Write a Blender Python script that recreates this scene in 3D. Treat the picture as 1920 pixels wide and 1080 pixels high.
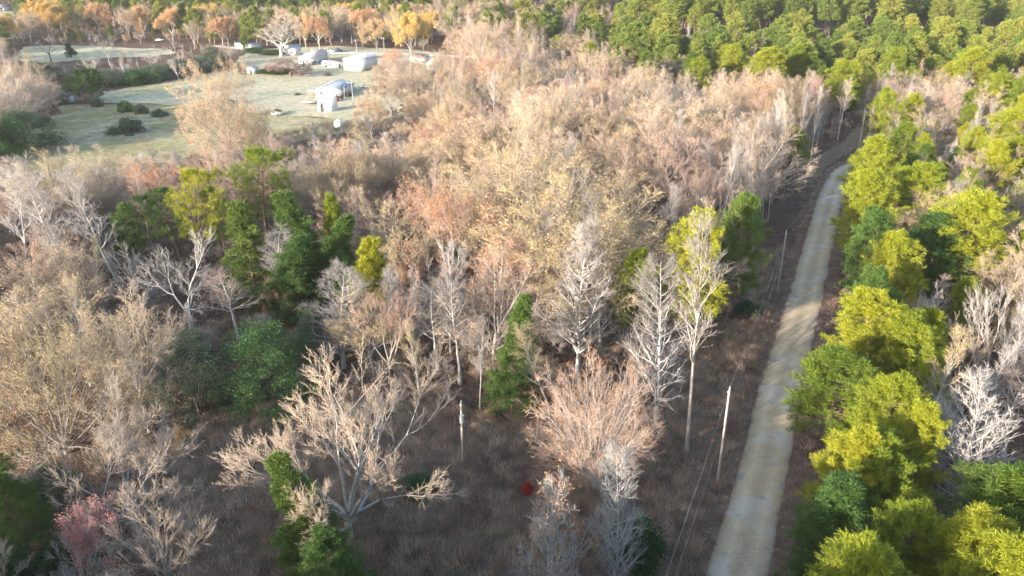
import bpy, math, random
import numpy as np
from mathutils import Vector, Matrix

for o in list(bpy.data.objects): bpy.data.objects.remove(o)
S = bpy.context.scene
COL = S.collection
R = math.radians
rng = np.random.default_rng(11)
random.seed(11)

# ------------------------------------------------------------------ camera
CAM_H, PITCH, LENS = 55.0, R(24.0), 28.0
FPX = LENS / 36.0 * 1920
cam_d = bpy.data.cameras.new("camera"); cam = bpy.data.objects.new("camera", cam_d); COL.objects.link(cam)
cam.location = (0, 0, CAM_H); cam.rotation_euler = (R(90) - PITCH, 0, 0)
cam_d.lens = LENS; cam_d.sensor_width = 36; cam_d.clip_start = 0.5; cam_d.clip_end = 6000
S.camera = cam
# ------------------------------------------------------------------ sky and sun
SUN_EL, SUN_BACK = R(12.0), R(40)          # low sun, left of the camera and a little behind it
sun_vec = Vector((-math.cos(SUN_EL) * math.cos(SUN_BACK), -math.cos(SUN_EL) * math.sin(SUN_BACK), math.sin(SUN_EL)))
W = bpy.data.worlds.new("World"); S.world = W; W.use_nodes = True
nt = W.node_tree; nt.nodes.clear()
sky = nt.nodes.new("ShaderNodeTexSky"); sky.sky_type = 'NISHITA'; sky.sun_disc = False
sky.sun_elevation = SUN_EL; sky.dust_density = 1.5; sky.ozone_density = 1.0; sky.sun_rotation = math.atan2(sun_vec.x, sun_vec.y)
bg = nt.nodes.new("ShaderNodeBackground"); bg.inputs[1].default_value = 0.15
wo = nt.nodes.new("ShaderNodeOutputWorld")
nt.links.new(sky.outputs[0], bg.inputs[0]); nt.links.new(bg.outputs[0], wo.inputs[0])
sd = bpy.data.lights.new("sun", 'SUN'); sd.energy = 4.1; sd.angle = R(0.5); sd.color = (1.0, 0.88, 0.76)
so = bpy.data.objects.new("sun", sd); COL.objects.link(so)
so.rotation_euler = sun_vec.to_track_quat('Z', 'Y').to_euler(); so.location = (-60, -60, 80)
S.view_settings.view_transform = 'Standard'; S.view_settings.look = 'None'
S.view_settings.gamma = 1.0; S.view_settings.exposure = 2.2; S.view_settings.use_curve_mapping = False
S.render.engine = 'CYCLES'
S.cycles.max_bounces = 5; S.cycles.diffuse_bounces = 3; S.cycles.transmission_bounces = 3
S.cycles.transparent_max_bounces = 4; S.cycles.volume_bounces = 0
S.cycles.use_denoising = True
HAZE = 0.00007

# ------------------------------------------------------------------ photo pixel (1920x1080) -> place on the ground
CP, SP = math.cos(PITCH), math.sin(PITCH)
def at(px, py, z=0.0):
    u = (px - 960) / FPX; v = (py - 540) / FPX
    dx, dy, dz = u, CP - v * SP, -SP - v * CP
    t = (CAM_H - z) / (-dz)
    return Vector((dx * t, dy * t, z))
def proj(x, y, z):
    zc = y * CP + (CAM_H - z) * SP
    yc = -y * SP + (CAM_H - z) * CP
    return 960 + FPX * x / zc, 540 + FPX * yc / zc, zc
def height_for(p, ty):
    lo, hi = 0.2, 45.0
    for _ in range(30):
        m = (lo + hi) / 2
        if proj(p.x, p.y, m)[1] > ty: lo = m
        else: hi = m
    return lo

# ------------------------------------------------------------------ materials
MATS = {}
def new_mat(name):
    m = bpy.data.materials.new(name); m.use_nodes = True; m.node_tree.nodes.clear(); MATS[name] = m
    return m, m.node_tree.nodes, m.node_tree.links
def ramp(n, stops):
    r = n.new("ShaderNodeValToRGB"); e = r.color_ramp.elements
    while len(e) < len(stops): e.new(0.5)
    for i, (p, c) in enumerate(stops):
        e[i].position = p; e[i].color = (*c, 1)
    return r
def noise(n, l, scale, detail=4, rough=.6, coord=None):
    t = n.new("ShaderNodeTexNoise"); t.inputs['Scale'].default_value = scale
    t.inputs['Detail'].default_value = detail; t.inputs['Roughness'].default_value = rough
    if coord is not None: l.new(coord, t.inputs['Vector'])
    return t
def mixc(n, l, fac, a, b, mode='MIX'):
    x = n.new("ShaderNodeMix"); x.data_type = 'RGBA'; x.blend_type = mode
    for sock, val in ((x.inputs[0], fac), (x.inputs[6], a), (x.inputs[7], b)):
        if hasattr(val, 'links'): l.new(val, sock)
        elif isinstance(val, (int, float)): sock.default_value = val
        else: sock.default_value = (*val, 1)
    return x.outputs[2]
def plant_mat(name, stops, rough=.8, translucent=0.0, vary=.35, nscale=.45):
    """plant colour: varies tree by tree and clump by clump"""
    m, n, l = new_mat(name)
    oi = n.new("ShaderNodeObjectInfo"); geo = n.new("ShaderNodeNewGeometry")
    nz = noise(n, l, nscale, 3, .6, geo.outputs['Position'])
    mx = n.new("ShaderNodeMath"); mx.operation = 'MULTIPLY_ADD'
    l.new(nz.outputs['Fac'], mx.inputs[0]); mx.inputs[1].default_value = vary * 2; mx.inputs[2].default_value = -vary
    ad = n.new("ShaderNodeMath"); ad.operation = 'ADD'; ad.use_clamp = True
    l.new(oi.outputs['Random'], ad.inputs[0]); l.new(mx.outputs[0], ad.inputs[1])
    r = ramp(n, stops); l.new(ad.outputs[0], r.inputs[0])
    nf = noise(n, l, 6.0, 2, .6, geo.outputs['Position'])
    br = ramp(n, [(.3, (.72, .72, .72)), (.75, (1.25, 1.25, 1.25))]); l.new(nf.outputs['Fac'], br.inputs[0])
    c = mixc(n, l, 1.0, r.outputs[0], br.outputs[0], 'MULTIPLY')
    d = n.new("ShaderNodeBsdfPrincipled"); l.new(c, d.inputs['Base Color'])
    d.inputs['Roughness'].default_value = rough; d.inputs['Specular IOR Level'].default_value = .25
    out = n.new("ShaderNodeOutputMaterial")
    if translucent:
        t = n.new("ShaderNodeBsdfTranslucent"); l.new(c, t.inputs[0])
        ms = n.new("ShaderNodeMixShader"); ms.inputs[0].default_value = translucent
        l.new(d.outputs[0], ms.inputs[1]); l.new(t.outputs[0], ms.inputs[2]); l.new(ms.outputs[0], out.inputs[0])
    else: l.new(d.outputs[0], out.inputs[0])
    return m
def flat_mat(name, col, rough=.7, metal=0.0, var=.12, scale=2.0):
    m, n, l = new_mat(name)
    tc = n.new("ShaderNodeTexCoord")
    nz = noise(n, l, scale, 5, .65, tc.outputs['Object'])
    r = ramp(n, [(.25, tuple(c * (1 - var * 1.6) for c in col)), (.75, tuple(min(1, c * (1 + var)) for c in col))])
    l.new(nz.outputs['Fac'], r.inputs[0])
    d = n.new("ShaderNodeBsdfPrincipled"); l.new(r.outputs[0], d.inputs['Base Color'])
    d.inputs['Roughness'].default_value = rough; d.inputs['Metallic'].default_value = metal
    out = n.new("ShaderNodeOutputMaterial"); l.new(d.outputs[0], out.inputs[0])
    return m

plant_mat("bark_pale", [(0, (.24, .235, .23)), (.5, (.34, .325, .31)), (1, (.43, .405, .38))], vary=.4, nscale=1.2)
plant_mat("bark_grey", [(0, (.17, .15, .135)), (.5, (.26, .23, .205)), (1, (.35, .31, .27))], vary=.4, nscale=1.2)
plant_mat("bark_pine", [(0, (.13, .09, .065)), (1, (.24, .165, .12))], vary=.4, nscale=1.5)
plant_mat("bark_dark", [(0, (.07, .055, .045)), (1, (.13, .105, .085))], vary=.4, nscale=1.5)
plant_mat("twig_tan", [(0, (.29, .235, .19)), (.35, (.40, .315, .24)), (.7, (.46, .355, .26)), (1, (.33, .28, .24))], vary=.3)
plant_mat("twig_pink", [(0, (.41, .26, .195)), (.5, (.34, .25, .205)), (1, (.22, .17, .15))], vary=.3)
plant_mat("twig_coral", [(0, (.43, .28, .195)), (1, (.39, .27, .20))], vary=.3)
plant_mat("twig_grey", [(0, (.17, .155, .15)), (.5, (.28, .255, .245)), (1, (.40, .36, .33))], vary=.3)
plant_mat("twig_olive", [(0, (.32, .26, .14)), (.5, (.40, .31, .17)), (1, (.34, .28, .19))], vary=.3)
plant_mat("twig_purple", [(0, (.16, .10, .095)), (1, (.22, .14, .13))], vary=.3)
plant_mat("leaf_russet", [(0, (.36, .16, .075)), (.5, (.46, .23, .11)), (1, (.40, .19, .12))], translucent=.25, vary=.35)
plant_mat("leaf_tan", [(0, (.36, .26, .15)), (.5, (.43, .31, .18)), (1, (.38, .29, .20))], translucent=.25, vary=.35)
plant_mat("leaf_gold", [(0, (.48, .34, .12)), (.4, (.52, .34, .10)), (.8, (.48, .31, .15)), (1, (.42, .27, .15))], translucent=.3, vary=.3)
plant_mat("leaf_orange", [(0, (.48, .29, .15)), (1, (.42, .24, .14))], translucent=.3, vary=.3)
plant_mat("leaf_rose", [(0, (.55, .25, .22)), (1, (.48, .20, .18))], translucent=.3, vary=.3)
plant_mat("leaf_red", [(0, (.34, .02, .025)), (1, (.45, .035, .035))], translucent=.3, vary=.3)
plant_mat("leaf_yellowgreen", [(0, (.34, .31, .05)), (1, (.42, .36, .09))], translucent=.3, vary=.3)
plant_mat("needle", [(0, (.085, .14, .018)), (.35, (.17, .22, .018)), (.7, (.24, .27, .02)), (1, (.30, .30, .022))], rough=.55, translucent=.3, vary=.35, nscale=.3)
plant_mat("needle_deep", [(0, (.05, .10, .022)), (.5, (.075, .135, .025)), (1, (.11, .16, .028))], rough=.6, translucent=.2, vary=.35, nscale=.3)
plant_mat("needle_far", [(0, (.09, .14, .025)), (.5, (.15, .19, .03)), (1, (.22, .23, .04))], rough=.6, translucent=.2, vary=.35, nscale=.3)
plant_mat("evergreen_leaf", [(0, (.03, .075, .022)), (.5, (.045, .105, .028)), (1, (.07, .12, .035))], rough=.5, translucent=.15, vary=.35)
plant_mat("cedar_leaf", [(0, (.045, .08, .045)), (1, (.075, .105, .06))], rough=.6, translucent=.1, vary=.35)
plant_mat("dry_weed", [(0, (.11, .065, .045)), (.35, (.28, .175, .115)), (.7, (.52, .37, .255)), (.9, (.38, .27, .185)), (1, (.13, .14, .06))], vary=.5, nscale=.12)
plant_mat("field_weed", [(0, (.20, .23, .11)), (.5, (.30, .28, .17)), (1, (.36, .26, .17))], vary=.5, nscale=.05)
plant_mat("bramble", [(0, (.15, .13, .11)), (.5, (.22, .18, .15)), (1, (.30, .24, .19))], vary=.5, nscale=.2)

def ground_mat(name, stops, s1, s2, bump=.3, extra=None, bscale=3.0):
    m, n, l = new_mat(name)
    tc = n.new("ShaderNodeTexCoord")
    a = noise(n, l, s1, 6, .65, tc.outputs['Object']); b = noise(n, l, s2, 5, .7, tc.outputs['Object'])
    r = ramp(n, stops); l.new(a.outputs['Fac'], r.inputs[0])
    r2 = ramp(n, [(.3, (.62, .60, .58)), (.5, (1, 1, 1)), (.72, (1.45, 1.38, 1.3))]); l.new(b.outputs['Fac'], r2.inputs[0])
    c = mixc(n, l, 1.0, r.outputs[0], r2.outputs[0], 'MULTIPLY')
    if extra: c = extra(n, l, tc, c)
    d = n.new("ShaderNodeBsdfPrincipled"); l.new(c, d.inputs['Base Color']); d.inputs['Roughness'].default_value = .95
    d.inputs['Specular IOR Level'].default_value = .1
    bn = noise(n, l, bscale, 5, .7, tc.outputs['Object'])
    bp = n.new("ShaderNodeBump"); bp.inputs['Strength'].default_value = bump; bp.inputs['Distance'].default_value = .25
    l.new(bn.outputs['Fac'], bp.inputs['Height']); l.new(bp.outputs[0], d.inputs['Normal'])
    out = n.new("ShaderNodeOutputMaterial"); l.new(d.outputs[0], out.inputs[0])
    return m
ground_mat("leaf_litter", [(.3, (.055, .033, .025)), (.45, (.09, .054, .04)), (.6, (.12, .08, .058)), (.75, (.08, .075, .042))], .09, 1.6, .6)
ground_mat("clearing_soil", [(.3, (.13, .07, .045)), (.45, (.23, .135, .09)), (.55, (.27, .19, .13)), (.7, (.17, .14, .08))], .17, 2.2, .8)
ground_mat("field_grass", [(.28, (.28, .20, .13)), (.42, (.21, .21, .10)), (.5, (.27, .26, .15)), (.6, (.31, .28, .20)), (.72, (.21, .24, .13))], .035, .35, .3)
ground_mat("lawn_grass", [(.3, (.25, .26, .15)), (.45, (.32, .31, .21)), (.58, (.37, .33, .24)), (.7, (.27, .28, .17))], .04, .5, .2)
ground_mat("pasture_grass", [(.3, (.30, .28, .18)), (.7, (.38, .36, .25))], .03, .3, .2)
ground_mat("verge_soil", [(.3, (.085, .056, .045)), (.5, (.14, .092, .07)), (.7, (.22, .16, .12))], .5, 3.5, .6)
ground_mat("bank_soil", [(.3, (.11, .08, .055)), (.7, (.19, .145, .10))], .3, 2.0, .5)
def road_extra(n, l, tc, c):
    # blue-grey patches at random and faint wheel tracks (UV x runs across the road)
    big = noise(n, l, .16, 2, .5, tc.outputs['Object'])
    r = ramp(n, [(.50, (0, 0, 0)), (.60, (1, 1, 1))]); l.new(big.outputs['Fac'], r.inputs[0])
    c = mixc(n, l, r.outputs[0], c, (.43, .375, .305))
    sm = noise(n, l, .42, 3, .55, tc.outputs['Object'])
    r = ramp(n, [(.60, (0, 0, 0)), (.70, (.75, .75, .75))]); l.new(sm.outputs['Fac'], r.inputs[0])
    c = mixc(n, l, r.outputs[0], c, (.22, .245, .26))
    sep = n.new("ShaderNodeSeparateXYZ"); l.new(tc.outputs['UV'], sep.inputs[0])
    cr = ramp(n, [(0, (.50, .48, .46)), (.07, (.80, .78, .75)), (.14, (.92, .91, .89)), (.27, (1.10, 1.10, 1.10)), (.38, (.98, .97, .95)), (.5, (.86, .85, .82)), (.62, (.98, .97, .95)), (.73, (1.10, 1.10, 1.10)), (.86, (.92, .91, .89)), (.93, (.80, .78, .75)), (1, (.50, .48, .46))])
    wob = noise(n, l, .9, 3, .7, tc.outputs['Object']); wm = n.new("ShaderNodeMath"); wm.operation = 'MULTIPLY_ADD'
    l.new(wob.outputs['Fac'], wm.inputs[0]); wm.inputs[1].default_value = .14
    ws = n.new("ShaderNodeMath"); ws.operation = 'ADD'; ws.inputs[1].default_value = -.07; l.new(sep.outputs[0], ws.inputs[0]); l.new(ws.outputs[0], wm.inputs[2])
    l.new(wm.outputs[0], cr.inputs[0])
    return mixc(n, l, 1.0, c, cr.outputs[0], 'MULTIPLY')
ground_mat("road_gravel", [(.3, (.37, .30, .205)), (.7, (.45, .37, .26))], .5, 7.0, .25, road_extra, 9.0)

# ------------------------------------------------------------------ mesh helpers
def mk_mesh(name, verts, quads=None, tris=None, mats=(), qmat=None, tmat=None):
    me = bpy.data.meshes.new(name)
    q = np.zeros((0, 4), int) if quads is None else np.asarray(quads, int).reshape(-1, 4)
    t = np.zeros((0, 3), int) if tris is None else np.asarray(tris, int).reshape(-1, 3)
    me.vertices.add(len(verts)); me.vertices.foreach_set("co", np.asarray(verts, np.float32).ravel())
    nl = q.size + t.size
    me.loops.add(nl); me.loops.foreach_set("vertex_index", np.concatenate([q.ravel(), t.ravel()]).astype(np.int32))
    me.polygons.add(len(q) + len(t))
    st = np.concatenate([np.arange(len(q)) * 4, q.size + np.arange(len(t)) * 3]).astype(np.int32)
    me.polygons.foreach_set("loop_start", st)
    for m in mats: me.materials.append(MATS[m])
    if qmat is not None or tmat is not None:
        mi = np.concatenate([np.zeros(len(q), int) if qmat is None else qmat, np.zeros(len(t), int) if tmat is None else tmat])
        me.polygons.foreach_set("material_index", mi.astype(np.int32))
    me.update(calc_edges=True)
    return me
class Geo:
    """gathers vertices, quads and triangles"""
    def __init__(s): s.v = []; s.q = []; s.t = []; s.n = 0
    def add(s, v, q=None, t=None):
        v = np.asarray(v, float).reshape(-1, 3)
        s.v.append(v)
        if q is not None and len(q): s.q.append(np.asarray(q, int).reshape(-1, 4) + s.n)
        if t is not None and len(t): s.t.append(np.asarray(t, int).reshape(-1, 3) + s.n)
        s.n += len(v)
    def mesh(s, name, mats):
        return mk_mesh(name, np.concatenate(s.v) if s.v else np.zeros((0, 3)), np.concatenate(s.q) if s.q else None,
                       np.concatenate(s.t) if s.t else None, mats)
def norm(a): return a / np.maximum(np.linalg.norm(a, axis=-1, keepdims=True), 1e-9)
def perp(d):
    ref = np.where(np.abs(d[..., 2:3]) > .9, np.array([1., 0, 0]), np.array([0, 0, 1.]))
    a = norm(np.cross(d, ref)); return a, np.cross(d, a)
def tubes(g, P, Rr, sides):
    """P (N,K,3) centre lines, Rr (N,K) radii"""
    N, K, _ = P.shape
    if N == 0: return
    d = np.empty_like(P); d[:, :-1] = P[:, 1:] - P[:, :-1]; d[:, -1] = d[:, -2]; d = norm(d)
    a, b = perp(d)
    ang = np.arange(sides) / sides * 2 * np.pi
    V = P[:, :, None] + Rr[:, :, None, None] * (a[:, :, None] * np.cos(ang)[None, None, :, None] + b[:, :, None] * np.sin(ang)[None, None, :, None])
    idx = np.arange(N * K * sides).reshape(N, K, sides); nx = np.roll(idx, -1, axis=2)
    q = np.stack([idx[:, :-1], nx[:, :-1], nx[:, 1:], idx[:, 1:]], -1).reshape(-1, 4)
    g.add(V, q)
def spikes(g, A, B, r):
    """single tapered twigs: three-sided pyramids from A to B"""
    N = len(A)
    if N == 0: return
    d = norm(B - A); a, b = perp(d)
    ang = np.arange(3) / 3 * 2 * np.pi
    base = A[:, None] + np.asarray(r).reshape(-1, 1, 1) * (a[:, None] * np.cos(ang)[None, :, None] + b[:, None] * np.sin(ang)[None, :, None])
    V = np.concatenate([base, B[:, None]], 1)
    i = np.arange(N)[:, None] * 4
    t = np.concatenate([i + [0, 1, 3], i + [1, 2, 3], i + [2, 0, 3]], 1).reshape(-1, 3)
    g.add(V, None, t)
def blades(g, C, D, L, w, r):
    """folded leaf or needle blades: two triangles with a crease"""
    N = len(C)
    if N == 0: return
    D = norm(D); rv = norm(r.normal(size=(N, 3))); s = norm(np.cross(D, rv)); nrm = np.cross(D, s)
    L = np.asarray(L).reshape(-1, 1); w = np.asarray(w).reshape(-1, 1)
    a = C; b = C + D * L; m = C + D * L * .5
    v = np.stack([a, m + s * w + nrm * w * .35, b, m - s * w + nrm * w * .35], 1)
    i = np.arange(N)[:, None] * 4
    g.add(v, None, np.concatenate([i + [0, 1, 2], i + [0, 2, 3]], 1).reshape(-1, 3))
def grow(r, st, dr, ln, K, wob, up):
    """poly-lines: start (N,3), dir (N,3), length (N)"""
    N = len(st); P = np.empty((N, K + 1, 3)); P[:, 0] = st; d = norm(dr.copy())
    for k in range(K):
        d = norm(d + r.normal(size=(N, 3)) * wob + np.array([0, 0, up]))
        P[:, k + 1] = P[:, k] + d * (ln / K)[:, None]
    return P
def children(r, P, rad, n, t0, t1, ang, ang_j, ratio, shape=None):
    """n children on each parent; returns start, dir, length, radius, t"""
    N, K1, _ = P.shape; K = K1 - 1
    t = t0 + (t1 - t0) * (np.arange(n)[None] + r.uniform(0, 1, (N, n))) / n
    f = np.clip(t * K, 0, K - 1e-6); i = f.astype(int); fr = (f - i)[..., None]
    rows = np.arange(N)[:, None]
    a, b = P[rows, i], P[rows, i + 1]
    st = a * (1 - fr) + b * fr; pd = norm(b - a)
    u, v = perp(pd)
    az = (np.arange(n)[None] * 2.399 + r.uniform(0, 6.28, (N, 1)) + r.normal(0, .35, (N, n)))[..., None]
    pr = u * np.cos(az) + v * np.sin(az)
    an = (ang + r.normal(0, ang_j, (N, n)))[..., None]
    d = pd * np.cos(an) + pr * np.sin(an)
    plen = np.linalg.norm(P[:, 1:] - P[:, :-1], axis=2).sum(1)[:, None]
    ln = plen * ratio * (shape(t) if shape is not None else (1.15 - .7 * t)) * r.uniform(.7, 1.2, (N, n))
    pr0 = rad[:, :1] * (1 - f / K) + rad[:, -1:] * f / K
    return st.reshape(-1, 3), d.reshape(-1, 3), ln.reshape(-1), np.minimum(pr0 * .62, .5).reshape(-1), t.reshape(-1)
def taper(r0, K, end=.25):
    return r0[:, None] * (1 - (1 - end) * np.linspace(0, 1, K + 1)[None] ** .8)

# ------------------------------------------------------------------ air
hz, n_, l_ = new_mat("haze_air")
pv = n_.new("ShaderNodeVolumePrincipled"); pv.inputs['Color'].default_value = (.93, .95, 1, 1); pv.inputs['Density'].default_value = HAZE
pv.inputs['Anisotropy'].default_value = .2
ho = n_.new("ShaderNodeOutputMaterial"); l_.new(pv.outputs[0], ho.inputs['Volume'])
hv = [(x, y, z) for z in (-1.0, 58.0) for x, y in ((-1120, -270), (1120, -270), (1120, 1720), (-1120, 1720))]
hme = bpy.data.meshes.new("haze"); hme.from_pydata(hv, [], [(0, 3, 2, 1), (4, 5, 6, 7), (0, 1, 5, 4), (1, 2, 6, 5), (2, 3, 7, 6), (3, 0, 4, 7)])
hme.materials.append(hz); hob = bpy.data.objects.new("haze", hme); COL.objects.link(hob); hob["kind"] = "stuff"

# ------------------------------------------------------------------ tree kinds (one build per variant, copies share it)
VARIANTS = {}
def finish(name, H, trunk, crown, tmat, cmats, extra=None):
    allv = np.concatenate(crown.v if crown.v else trunk.v)
    zmax = max(allv[:, 2].max(), max(v[:, 2].max() for v in trunk.v))
    rr = np.sort(np.abs(allv[:, 0]))[int(len(allv) * .97)] 
    parts = [("trunk", trunk.mesh(name + "_trunk", [tmat])), ("crown", crown.mesh(name + "_crown", cmats))]
    if extra:
        for pn, g, m in extra: parts.append((pn, g.mesh(name + "_" + pn, [m])))
    VARIANTS[name] = dict(H=float(zmax), Wd=float(2 * rr), parts=parts)

def bare(name, seed, H, R0, bark, twig, first=.35, n1=18, a1=.7, r1=.45, up1=.10, shape1=None, n2=7, n3=6, n4=5, a2=.6,
         lean=0, wob=.06, leaf=None, leaf_n=0, leaf_s=.16, tw=.013, kind='leader', forks=5, twl=1.0, trip=False, r2=.52, fn3=5, fn4=5, leafzone=None):
    r = np.random.default_rng(seed)
    tg, cg, lg = Geo(), Geo(), Geo()
    d0 = np.array([[math.sin(lean), 0.0, math.cos(lean)]])
    if kind == 'leader':
        K = 10
        P0 = grow(r, np.zeros((1, 3)), d0, np.array([H * .97]), K, wob * .6, .03)
        rad0 = taper(np.array([R0]), K, .06); rad0[:, 0] *= 1.35
        tubes(tg, P0, rad0, 7)
        st, d, ln, r0, t = children(r, P0, rad0, n1, first, .98, a1, .12, r1, shape1)
    elif kind == 'fork':
        K = 4; hf = first * H
        P0 = grow(r, np.zeros((1, 3)), d0, np.array([hf]), K, wob, .0)
        rad0 = taper(np.array([R0]), K, .8); rad0[:, 0] *= 1.35
        tubes(tg, P0, rad0, 8)
        az = np.arange(forks) * 2.399 + r.uniform(0, .5, forks)
        inc = a1 * np.sqrt((np.arange(forks) + .3) / forks) * r.uniform(.85, 1.15, forks)
        d = np.stack([np.cos(az) * np.sin(inc), np.sin(az) * np.sin(inc), np.cos(inc)], 1)
        st = np.repeat(P0[:, -1], forks, 0) - np.array([0, 0, 1]) * (inc / a1 * .45 * hf * r.uniform(.3, 1, forks))[:, None]
        dec = .80; L0 = (H - hf) * 1.02 * (1 - dec) / (1 - dec ** 5)
        ln = L0 * r.uniform(.8, 1.15, forks) * 1.05; r0 = np.full(forks, R0 * (.55 if forks < 12 else .42))
        allst, alld, allln, allr = [], [], [], []
        for lev in range(4):
            P = grow(r, st, d, ln, 3, .10, up1)
            ra = taper(r0, 3, .66); tubes(tg if lev < 3 else cg, P, ra * (1 if lev == 0 else .9), [6, 5, 4, 3][lev])
            e = P[:, -1]; de = norm(P[:, -1] - P[:, -2]); u_, v_ = perp(de)
            if lev > 0:       # laterals along the limb
                s1, d1, l1, r1_, t1 = children(r, P, ra, 2 if lev < 3 else 3, .1, .9, a2 * 1.25, .2, .75)
                allst.append(s1); alld.append(d1); allln.append(np.clip(l1, .8, 2.4)); allr.append(np.minimum(r1_, .03))
            ns = 3 if (lev == 1 or (trip and lev == 2)) else 2; az = r.uniform(0, 6.283, (len(e), 1)) + np.arange(ns)[None] * 6.283 / ns + r.normal(0, .3, (len(e), ns))
            an = np.where(np.arange(ns)[None] == 0, .5, 1.0) * a2 * r.uniform(.6, 1.25, (len(e), ns))
            d = (de[:, None] * np.cos(an)[..., None] + (u_[:, None] * np.cos(az)[..., None] + v_[:, None] * np.sin(az)[..., None]) * np.sin(an)[..., None]).reshape(-1, 3)
            st = np.repeat(e, ns, 0); ln = np.repeat(ln, ns) * dec * r.uniform(.7, 1.15, len(st)); r0 = np.repeat(ra[:, -1], ns) * .8
        allst.append(st); alld.append(d); allln.append(ln); allr.append(r0)
        st, d, ln, r0 = np.concatenate(allst), np.concatenate(alld), np.concatenate(allln), np.concatenate(allr)
        P2 = grow(r, st, d, ln, 3, .10, up1); ra2 = taper(np.maximum(r0, tw * 1.4), 3, .35); tubes(tg, P2, ra2, 3)
        n3 = fn3; n4 = fn4
    if kind == 'broom':
        hf = first * H; P0 = grow(r, np.zeros((1, 3)), d0, np.array([hf]), 3, wob, 0.); rad0 = taper(np.array([R0]), 3, .85); tubes(tg, P0, rad0, 8)
        m = forks; inc = a1 * np.sqrt((np.arange(m) + .3) / m) * r.uniform(.92, 1.06, m); az = np.arange(m) * 2.399
        d = np.stack([np.cos(az) * np.sin(inc * .95), np.sin(az) * np.sin(inc * .95), np.cos(inc * .95)], 1)
        L = (H - hf) * (1 - .34 * (inc / a1) ** 2) * r.uniform(.9, 1.04, m)
        st = np.repeat(P0[:, -1], m, 0) - np.array([0, 0, 1]) * (r.uniform(0, .7, (m, 1)) * hf)
        Pm = grow(r, st, d, L, 7, .05, up1); ra = taper(np.full(m, R0 * .30), 7, .15); tubes(tg, Pm, ra, 5)
        st, d, ln, r0, t = children(r, Pm, ra, n1, .22, .97, a2, .12, .42, lambda t: 1.3 - 1.0 * t)
        P1 = grow(r, st, d, ln, 4, .07, up1 * 1.5); ra1 = taper(r0, 4, .3); tubes(tg, P1, ra1, 3)
        st, d, ln, r0, t = children(r, P1, ra1, n2, .2, .98, a2, .15, .5)
        P2 = grow(r, st, d, np.maximum(ln, .5), 2, .08, up1 * 1.5); ra2 = taper(np.full(len(st), tw * 1.5), 2, .5); tubes(tg, P2, ra2, 3)
    if kind == 'leader':
        P1 = grow(r, st, d, ln, 5, .12, up1); ra1 = taper(r0, 5, .22); tubes(tg, P1, ra1, 4)
        st, d, ln, r0, t = children(r, P1, ra1, n2, .15, .98, a2, .2, r2)
        P2 = grow(r, st, d, ln, 3, .10, up1); ra2 = taper(np.maximum(r0, tw * 1.3), 3, .35); tubes(tg, P2, ra2, 3)
    st, d, ln, r0, t = children(r, P2, ra2, n3, .12, 1.0, a2 * .9, .2, .6)
    ln = np.clip(ln, .5, 2.2) * twl
    P3 = grow(r, st, d, ln, 2, .10, up1 * 1.5)
    ra3 = taper(np.full(len(st), tw * 1.15), 2, .4); tubes(cg, P3, ra3, 3)
    st, d, ln, r0, t = children(r, P3, ra3, n4, .1, 1.0, a2 * .85, .25, .6)
    ln = np.clip(ln, .35, 1.1) * twl; d = norm(d + np.array([0, 0, up1 * 2.0]))
    B = st + norm(d) * ln[:, None]
    spikes(cg, st, B, np.full(len(st), tw))
    extra = None
    if leaf:
        sel = r.uniform(size=len(B)) < leaf_n
        if leafzone is not None: sel &= leafzone(B)
        Bs = B[sel]
        rep = 4; leaf_s = leaf_s * .72
        C = np.repeat(Bs, rep, 0) + r.normal(0, .22, (len(Bs) * rep, 3))
        blades(lg, C, r.normal(size=C.shape) + [0, 0, -.3], r.uniform(.7, 1.3, len(C)) * leaf_s * 1.6, r.uniform(.7, 1.2, len(C)) * leaf_s * .5, r)
        extra = [("leaves", lg, leaf)]
    finish(name, H, tg, cg, bark, [twig], extra)

sh_cone = lambda t: (1.12 - t) * 1.15 + .12
sh_slim = lambda t: np.clip(1.25 - .85 * t, .2, 2)
# big open-grown trees of the clearing
bare("spread_a", 101, 17, .36, "bark_pale", "twig_tan", kind='fork', first=.20, forks=9, a1=1.25, up1=.08, a2=.50, fn3=6, fn4=5, tw=.010)
bare("spread_b", 102, 16, .31, "bark_pale", "twig_tan", kind='fork', first=.26, forks=8, a1=1.15, up1=.07, a2=.50, fn3=6, fn4=5, tw=.010)
bare("field_oak", 103, 20, .5, "bark_grey", "twig_tan", kind='broom', first=.16, forks=24, a1=1.75, up1=.02, n1=10, n2=6, n3=4, n4=4, a2=.62, tw=.013, leaf="leaf_tan", leaf_n=.35, leaf_s=.16)
# pointed sweetgum-like trees
bare("cone_a", 111, 15, .18, "bark_pale", "twig_grey", first=.12, n1=46, a1=.95, r1=.27, up1=.12, shape1=sh_cone, n2=7, n3=5, n4=4, a2=.62, tw=.010, wob=.04)
bare("cone_b", 112, 15, .17, "bark_pale", "twig_grey", first=.15, n1=38, a1=.75, r1=.28, up1=.14, shape1=sh_cone, n2=7, n3=5, n4=4, a2=.55, tw=.010, leaf="leaf_russet", leaf_n=.05)
bare("white_a", 113, 15, .22, "bark_pale", "twig_grey", first=.18, n1=32, a1=.72, r1=.34, up1=.10, shape1=sh_cone, n2=8, n3=5, n4=4, a2=.55, tw=.011)
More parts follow.
